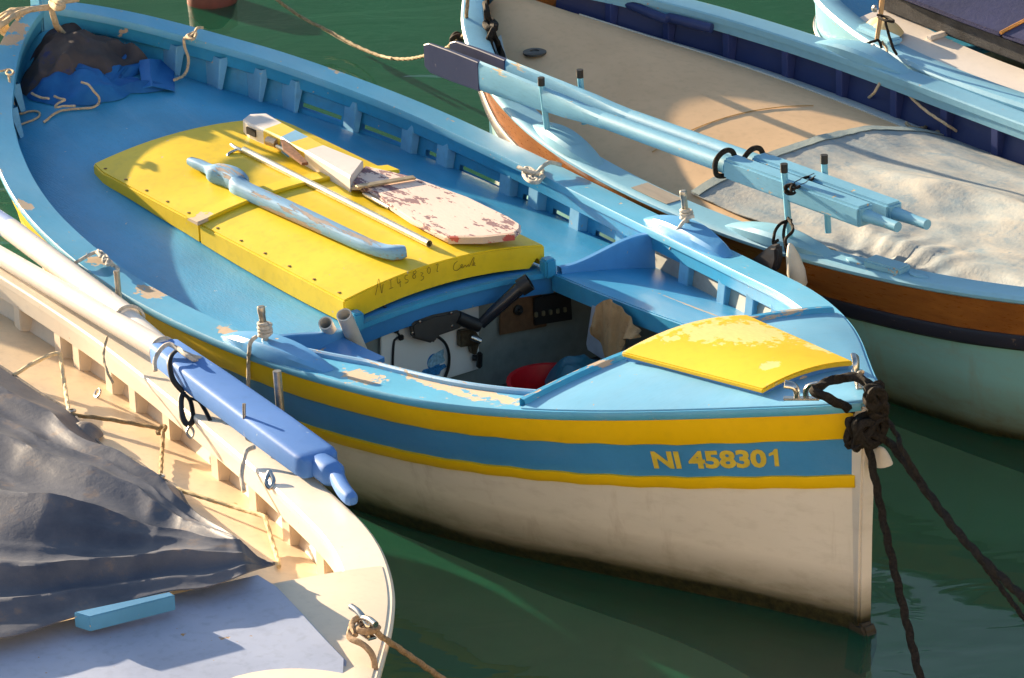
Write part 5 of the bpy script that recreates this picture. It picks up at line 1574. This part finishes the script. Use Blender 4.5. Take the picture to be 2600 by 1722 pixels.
rows = []
for x in frange(-1.22, 0.08, 24):
    b = max(0.01, LBm(x) - 0.016)
    rows.append([(x, b * t, lf(x, b * t) - (0.002 if abs(t) == 1 else 0)) for t in frange(-1, 1, 21)])
part('foredeck', slab(rows, (0, 0, -0.03)), M_cfore, lb, True)
rows = [[(-1.215, y, lf(-1.22, y) - 0.004), (-1.228, y, lf(-1.22, y) - 0.006), (-1.228, y, l_deck(-1.22, y) - 0.01)] for y in frange(-l_hull(-1.22, LZ(-1.22) - 0.24) + 0.02, l_hull(-1.22, LZ(-1.22) - 0.24) - 0.02, 20)]
part('foredeck_riser', grid(rows), M_cfore, lb, True)
part('stem_post', prism([(-0.03, -0.03, -0.1), (0.05, -0.025, -0.1), (0.1, -0.03, 0.83), (0.0, -0.03, 0.83)], (0, 0.06, 0), 0.008), M_lhull, lb)

# chalky blue hatch panel on the foredeck, partly under the tarpaulin
M_chalk = paint('chalky blue grey hatch paint', S(156, 168, 194), rough=0.55, var=0.12, fade=0.3, grime=0.35, chips=0.03, wear=0.09, wear_scale=4, wear_col=S(188, 150, 96), wear_col2=S(170, 140, 100))
hl = thing('hatch_cover', 'chalky blue grey hatch cover on the foredeck of the cream boat', 'hatch cover', 'l', (-0.9, -0.2, 0.68))
hp = [(-1.139, 0.383, 0.76), (-1.034, 0.39, 0.76), (-0.816, 0.364, 0.76), (-0.6, 0.335, 0.76), (-0.462, 0.319, 0.76), (-0.27, 0.209, 0.76), (0.1, -0.017, 0.76), (0.225, -0.462, 0.76), (-0.25, -1.152, 0.76), (-1.191, -0.815, 0.76), (-1.195, -0.463, 0.76), (-1.175, -0.041, 0.76)]
part('panel', bevel_vf(prism(hp, (0, 0, -0.06)), 0.008, 2), M_chalk, hl, True)
sb = thing('blue_batten', 'light blue wooden batten sticking out from under the dark tarpaulin', 'batten', 'l', (-1.067, -0.092, 0.78))
part('bar', prism([(-1.081, -0.268, 0.83), (-1.043, 0.033, 0.83), (-1.011, 0.036, 0.83), (-1.024, -0.244, 0.83)], (0, 0, -0.05), 0.003), paint('batten paint', S(70, 136, 180), rough=0.55, chips=0.04), sb)

# dark tarpaulin, draped over gear amidships
nzC, nzD = rnd_noise(51), rnd_noise(52)
ted = [(-4.499, 0.638, 0.438), (-4.237, 0.735, 0.409), (-4.001, 0.78, 0.391), (-3.835, 0.794, 0.384), (-3.668, 0.807, 0.377), (-3.5, 0.83, 0.37), (-3.326, 0.801, 0.372), (-3.116, 0.783, 0.374), (-2.959, 0.824, 0.369), (-2.791, 0.823, 0.371), (-2.654, 0.836, 0.372), (-2.466, 0.783, 0.386), (-2.223, 0.747, 0.402), (-1.603, 0.532, 0.63), (-1.328, 0.489, 0.69), (-1.247, 0.491, 0.71)]
bed = [(-1.711, -1.083, 0.8), (-1.336, -0.86, 0.8), (-1.154, -0.702, 0.8), (-1.084, -0.51, 0.8), (-1.072, -0.431, 0.8), (-1.086, -0.297, 0.8), (-1.087, -0.167, 0.8), (-1.093, -0.034, 0.8), (-1.084, 0.064, 0.8), (-1.048, 0.148, 0.8), (-1.052, 0.238, 0.8), (-1.066, 0.305, 0.8), (-1.207, 0.419, 0.73), (-1.245, 0.487, 0.71)]
TE = smooth_path(ted, 0.02)
BE = smooth_path(bed, 0.02)
rows = []
NU, NV = 220, 130
def path_at(P, t):
    f = t * (len(P) - 1)
    i = min(int(f), len(P) - 2)
    return P[i].lerp(P[i + 1], f - i)


def bump1(v, c, w):
    return math.exp(-((v - c) / w) ** 2)
for i in range(NU):
    u_ = i / (NU - 1)
    a = path_at(TE, u_)
    b = path_at(BE, u_)
    r = []
    for j in range(NV):
        v = j / (NV - 1)
        p = a.lerp(b, v)
        amp = min(1.0, (1 - u_) * 1.9) ** 0.9
        w_ = lambda f, k: f + 0.05 * nzC(u_ * 4 + k, k * 3.3) + 0.015 * nzD(u_ * 15, k)
        h = 0.12 * math.sin(math.pi * v) ** 0.8 * amp
        h += amp * (0.05 * saw(v, w_(0.14, 1), 0.10, 0.06) + 0.075 * saw(v, w_(0.36, 2), 0.17, 0.10) + 0.03 * saw(v, w_(0.27, 5), 0.05, 0.05)
                    + 0.14 * saw(v, w_(0.66, 3), 0.18, 0.20) + 0.05 * saw(v, w_(0.82, 4), 0.10, 0.05) + 0.03 * saw(v, w_(0.93, 6), 0.05, 0.05))
        h += (0.022 * nzC(u_ * 4, v * 4) + 0.016 * (1 - 2 * abs(nzD(u_ * 2.4 + v * 2, v * 9))) ** 2 + 0.006 * (1 - 2 * abs(nzC(u_ * 4 - v * 5, v * 19))) ** 3) * min(1, 6 * v) * min(1, 6 * (1 - v)) * min(1, 0.25 + amp)
        r.append(p + Vector((0, 0, max(h, 0.0) + 0.012)))
    rows.append(r)
dt = thing('tarpaulin', 'dark blue grey tarpaulin with deep folds at the lower left', 'tarpaulin', 'l', (-2.2, 0.1, 0.5))
part('sheet', slab(rows, (0, 0, -0.004)), cloth('dark blue grey canvas', S(54, 62, 80), S(96, 99, 110), 3.5, 0.58, stain=S(118, 102, 92), spec=0.35, bump=0.3), dt, True)
hems = [r[0] + Vector((0, 0, 0.002)) for r in rows]
part('hem', tube(hems[::3], 0.006, 6, 0.03), rope_mat('stitched hem', S(96, 94, 96), S(150, 140, 128)), dt, True)
for q in ((-3.487, 0.827, 0.376), (-2.765, 0.825, 0.377)):
    part('eyelet', lathe([(0.018, 0), (0.018, 0.006), (0.008, 0.008), (0.008, 0.0)], 16, Vector(q) + Vector((0, 0, 0.012))), M_galv, dt, True)
V, F = mound(Vector((-3.293, 0.785, 0.371)[:2]), [p[:2] for p in [(-3.29, 0.737, 0.378), (-3.357, 0.792, 0.37), (-3.331, 0.827, 0.364), (-3.22, 0.809, 0.366), (-3.167, 0.761, 0.374), (-3.214, 0.713, 0.381)]], 0.035, 61, lambda x, y: l_deck(x, y) + 0.01, 0.02, 10, 40)
part('tied_corner', (V, F), cloth('bunched canvas corner', S(84, 84, 92), S(130, 122, 116), 6, 0.6), dt, True)

rope('tie_line', 'cream cord stretched from the tarpaulin hem to the bulwark stanchions, aft', 'l', [
    [(-3.891, 0.785, 0.403), (-3.907, 0.861, 0.421), (-3.916, 0.946, 0.437), (-3.896, 0.975, 0.441), (-3.861, 0.967, 0.411), (-3.722, 0.912, 0.387), (-3.468, 0.81, 0.388)]], 0.0075, rope_mat('cream cord aft', S(200, 180, 140), S(232, 214, 178)))
rope('tie_line', 'brown cord stretched from the tarpaulin corner to a ring at the bulwark', 'l', [
    [(-3.458, 0.817, 0.387), (-3.365, 0.904, 0.382), (-3.27, 0.977, 0.377), (-3.185, 1.031, 0.376)], [Vector((-3.171, 1.031, 0.376)) + Vector((0.014 * math.cos(a), 0.014 * math.sin(a), 0.01 * math.sin(a))) for a in frange(0, 7, 18)],
    [(-3.16, 1.031, 0.376), (-3.081, 0.99, 0.364), (-3.033, 0.963, 0.359), (-2.746, 0.817, 0.389)]], 0.0075, rope_mat('brown cord', S(130, 108, 76), S(176, 150, 110)))
rope('tie_line', 'cream cord running from the tarpaulin to the last stanchion before the foredeck', 'l', [
    [(-2.64, 0.825, 0.39), (-2.504, 0.861, 0.397), (-2.357, 0.907, 0.402), (-2.199, 0.929, 0.423), (-2.154, 0.92, 0.426), (-2.05, 0.884, 0.408), (-1.944, 0.845, 0.403), (-1.804, 0.784, 0.423)]], 0.0075, rope_mat('cream cord fore', S(196, 172, 128), S(226, 204, 160)))

# oars on the far rail
M_owhite = paint('white oar paint', S(230, 222, 212), rough=0.42, var=0.08, grime=0.3, chips=0.03, wear=0.03, wear_scale=6, streak=(1, 5, 5))
M_oblue = paint('cornflower blue oar paint', S(76, 128, 200), rough=0.62, spec=0.25, var=0.06, chips=0.025, wear_col=S(150, 180, 220), fade=0.1)
ob = thing('oar', 'white oar with thick cornflower blue loom on the rail of the cream boat', 'oar', 'l', (-3.134, 1.075, 0.6))
P1, P2, P3, P4 = [Vector(p) for p in ((-4.889, 1.043, 0.6), (-3.323, 1.137, 0.6), (-2.082, 1.107, 0.6), (-1.771, 1.054, 0.6))]
part('shaft', tube([P1, P1.lerp(P2, 0.5), P2], lambda t: 0.034 + 0.010 * t, 20, 0.12), M_owhite, ob, True)
dl = (P3 - P2).normalized()
sdl = Vector((dl.y, -dl.x, 0)).normalized()
rows = []
for (t, w, h) in ((-0.02, 0.044, 0.034), (0.0, 0.058, 0.040), (0.3, 0.070, 0.042), (0.7, 0.076, 0.043), (0.95, 0.076, 0.042), (0.98, 0.070, 0.040), (0.993, 0.060, 0.034), (1.0, 0.045, 0.024)):
    c = P2.lerp(P3, t)
    rows.append([c + sdl * w * math.copysign(abs(math.cos(a)) ** 0.3, math.cos(a)) + Vector((0, 0, h * math.copysign(abs(math.sin(a)) ** 0.3, math.sin(a)))) for a in frange(0, 2 * math.pi, 25)[:-1]])
V, F = grid(rows, closed=True)
F += [tuple(range(23, -1, -1)), tuple(len(V) - 24 + k for k in range(24))]
part('loom', (V, F), M_oblue, ob, True)
part('handle', tube([P3 - dl * 0.02, P3 + dl * 0.07, P3 + dl * 0.10, P3.lerp(P4, 0.7), P4], lambda t: interp([(0, 0.04), (0.3, 0.04), (0.36, 0.028), (0.85, 0.024), (0.96, 0.021), (1, 0.012)], t), 16, 0.012, sup=0.7), M_oblue, ob, True)
part('collar', tube([P2 - dl * 0.02 + sdl * 0.047 * math.cos(a) + Vector((0, 0, 0.047 * math.sin(a))) for a in frange(0, 2 * math.pi, 24)], 0.006, 8, 0.01), M_rope2, ob, True)
oa = thing('oar', 'white oar with a blue painted end lying behind the other on the rail', 'oar', 'l', (-3.974, 1.137, 0.6))
Q1, Q2, Q3 = [Vector(p) for p in ((-5.26, 1.178, 0.63), (-4.747, 1.185, 0.63), (-3.672, 1.167, 0.61))]
Q4 = Q3 + (Q3 - Q2).normalized() * 0.55 - Vector((0, 0, 0.03))
part('blue_end', tube([Q1, Q2], 0.043, 20, 0.1), paint('pale blue oar end', S(150, 170, 214), rough=0.4), oa, True)
part('shaft', tube([Q2 + (Q1 - Q2).normalized() * 0.001, Q2.lerp(Q3, 0.5), Q3], 0.0435, 20, 0.1), M_owhite, oa, True)
part('shaft_end', tube([Q3 - (Q3 - Q2).normalized() * 0.02, Q4], 0.036, 18, 0.1), M_owhite, oa, True)
part('collar', tube([Q3 + Vector((0.02 * math.cos(a), 0.048 * math.cos(a), 0.048 * math.sin(a))) for a in frange(0, 2 * math.pi, 24)], 0.006, 8, 0.01), M_rope2, oa, True)
rope('lashing', 'frayed pale rope wound round the white and blue oars', 'l', [
    [(-3.178, 1.026, 0.6), (-3.2, 1.039, 0.63), (-3.223, 1.077, 0.66), (-3.217, 1.11, 0.67), (-3.156, 1.121, 0.66), (-3.114, 1.147, 0.65), (-3.107, 1.181, 0.63), (-3.102, 1.169, 0.62)], [(-3.234, 1.113, 0.665), (-3.176, 1.12, 0.665), (-3.083, 1.115, 0.665), (-3.096, 1.16, 0.63)]], 0.008, M_rope2)
rope('tie_line', 'thin grey cord hanging down the inside of the cream rail', 'l', [
    [(-3.628, 1.053, 0.58), (-3.584, 1.017, 0.55), (-3.537, 0.992, 0.53), (-3.469, 0.973, 0.51), (-3.435, 0.975, 0.48)]], 0.005, rope_mat('thin grey cord', S(150, 136, 112), S(190, 176, 150)))
bs = thing('strap', 'black strap with a metal snap hook hanging from the blue oar loom', 'strap', 'l', (-2.734, 0.958, 0.6))
part('band', tube([(-3.158, 1.101, 0.665), (-3.137, 1.073, 0.66), (-3.109, 1.051, 0.64), (-3.064, 1.041, 0.6), (-3.032, 1.061, 0.56)], 0.010, 8, 0.01, flat=0.45), M_blk, bs, True)
part('loop', tube([(-3.032, 1.061, 0.56), (-3.006, 1.037, 0.54), (-2.945, 1.01, 0.51), (-2.911, 1.012, 0.49), (-2.921, 1.039, 0.5), (-2.986, 1.065, 0.54), (-3.018, 1.056, 0.56)], 0.011, 8, 0.01, flat=0.5), M_blk, bs, True)
part('tail', tube([(-2.99, 1.065, 0.55), (-2.958, 1.084, 0.545), (-2.904, 1.08, 0.53), (-2.851, 1.072, 0.51)], 0.009, 8, 0.01, flat=0.4), M_blk, bs, True)
part('snap_hook', tube([(-2.889, 1.007, 0.49), (-2.878, 0.991, 0.475), (-2.858, 0.998, 0.46), (-2.876, 1.017, 0.475), (-2.886, 1.012, 0.49)], 0.005, 8, 0.008), M_galv, bs, True)
# pins and hardware of the cream boat
for (b, t, r) in (((-3.869, 1.223, 0.57), (-3.764, 1.185, 0.71), 0.011), ((-2.65, 1.248, 0.57), (-2.551, 1.21, 0.72), 0.015)):
    b, t = Vector(b), Vector(t)
    part('thole_pin', tube([b - Vector((0, 0, 0.05)), Vector((b.x - 0.01, b.y, b.z + 0.15))], r, 12, smooth=False), M_galv, lb, True)
q = Vector((-2.526, 1.051, 0.56))
part('oar_bracket', tube([q + Vector((0.04, 0.02, 0)), q, q + Vector((-0.01, 0.0, 0.08)), q + Vector((-0.015, 0.005, 0.125))], 0.0065, 10, 0.02), M_galv, lb, True)
for q in ((-3.673, 1.018, 0.336), (-3.745, 1.125, 0.316)):
    part('eye_bolt', tube([Vector(q) + Vector((0.016 * math.cos(a), 0.01 * math.sin(a), 0.014 + 0.012 * math.sin(a))) for a in frange(0, 2 * math.pi, 18)], 0.0045, 8, 0.005), M_steel, lb, True)
part('rail_shackle', tube([(-2.219, 0.977, 0.565), (-2.19, 0.947, 0.55), (-2.167, 0.948, 0.53), (-2.175, 0.968, 0.55), (-2.219, 0.977, 0.565)], 0.008, 10, 0.008), M_steel, lb, True)
part('rail_rope', tube([(-2.406, 1.019, 0.58), (-2.423, 0.998, 0.565), (-2.392, 0.966, 0.545), (-2.342, 0.932, 0.51), (-2.298, 0.916, 0.48)], 0.008, 10, 0.008, lay=10), M_rope2, lb, True)
cq = Vector((-0.53, 0.419, 0.8))
cl = part('cleat', beam(cq + Vector((-0.05, 0, -0.012)), cq + Vector((0.05, 0, -0.012)), 0.03, 0.008, 0.002), M_steel, lb)
part('horn', tube([cq + Vector((-0.02, 0, -0.01)), cq + Vector((-0.02, 0, 0.025)), cq + Vector((0.03, 0, 0.045)), cq + Vector((0.075, 0, 0.045))], 0.010, 10, 0.01), M_steel, cl, True)
part('horn', tube([cq + Vector((0.02, 0, -0.01)), cq + Vector((0.02, 0, 0.025)), cq + Vector((-0.03, 0, 0.045)), cq + Vector((-0.075, 0, 0.045))], 0.010, 10, 0.01), M_steel, cl, True)
rope('mooring_line', 'brown flecked mooring line from the cleat of the cream boat into the water', 'l', [
    [(-0.507, 0.375, 0.8), (-0.552, 0.393, 0.82), (-0.546, 0.427, 0.83), (-0.51, 0.438, 0.81), (-0.5, 0.457, 0.78), (-0.592, 0.577, 0.66), (-0.738, 0.786, 0.45), (-0.975, 1.113, 0.12), (-1.129, 1.325, -0.1)], [(-0.565, 0.395, 0.8), (-0.503, 0.355, 0.8), (-0.441, 0.367, 0.8), (-0.404, 0.377, 0.77), (-0.389, 0.375, 0.72), (-0.424, 0.377, 0.62)],
    [cq + Vector((0.02 * math.cos(a) + 0.004 * a, 0.028 * math.sin(a), 0.012)) for a in frange(0, 10, 30)]], 0.0095, rope_mat('brown flecked rope', S(120, 96, 74), S(186, 160, 130), 90))
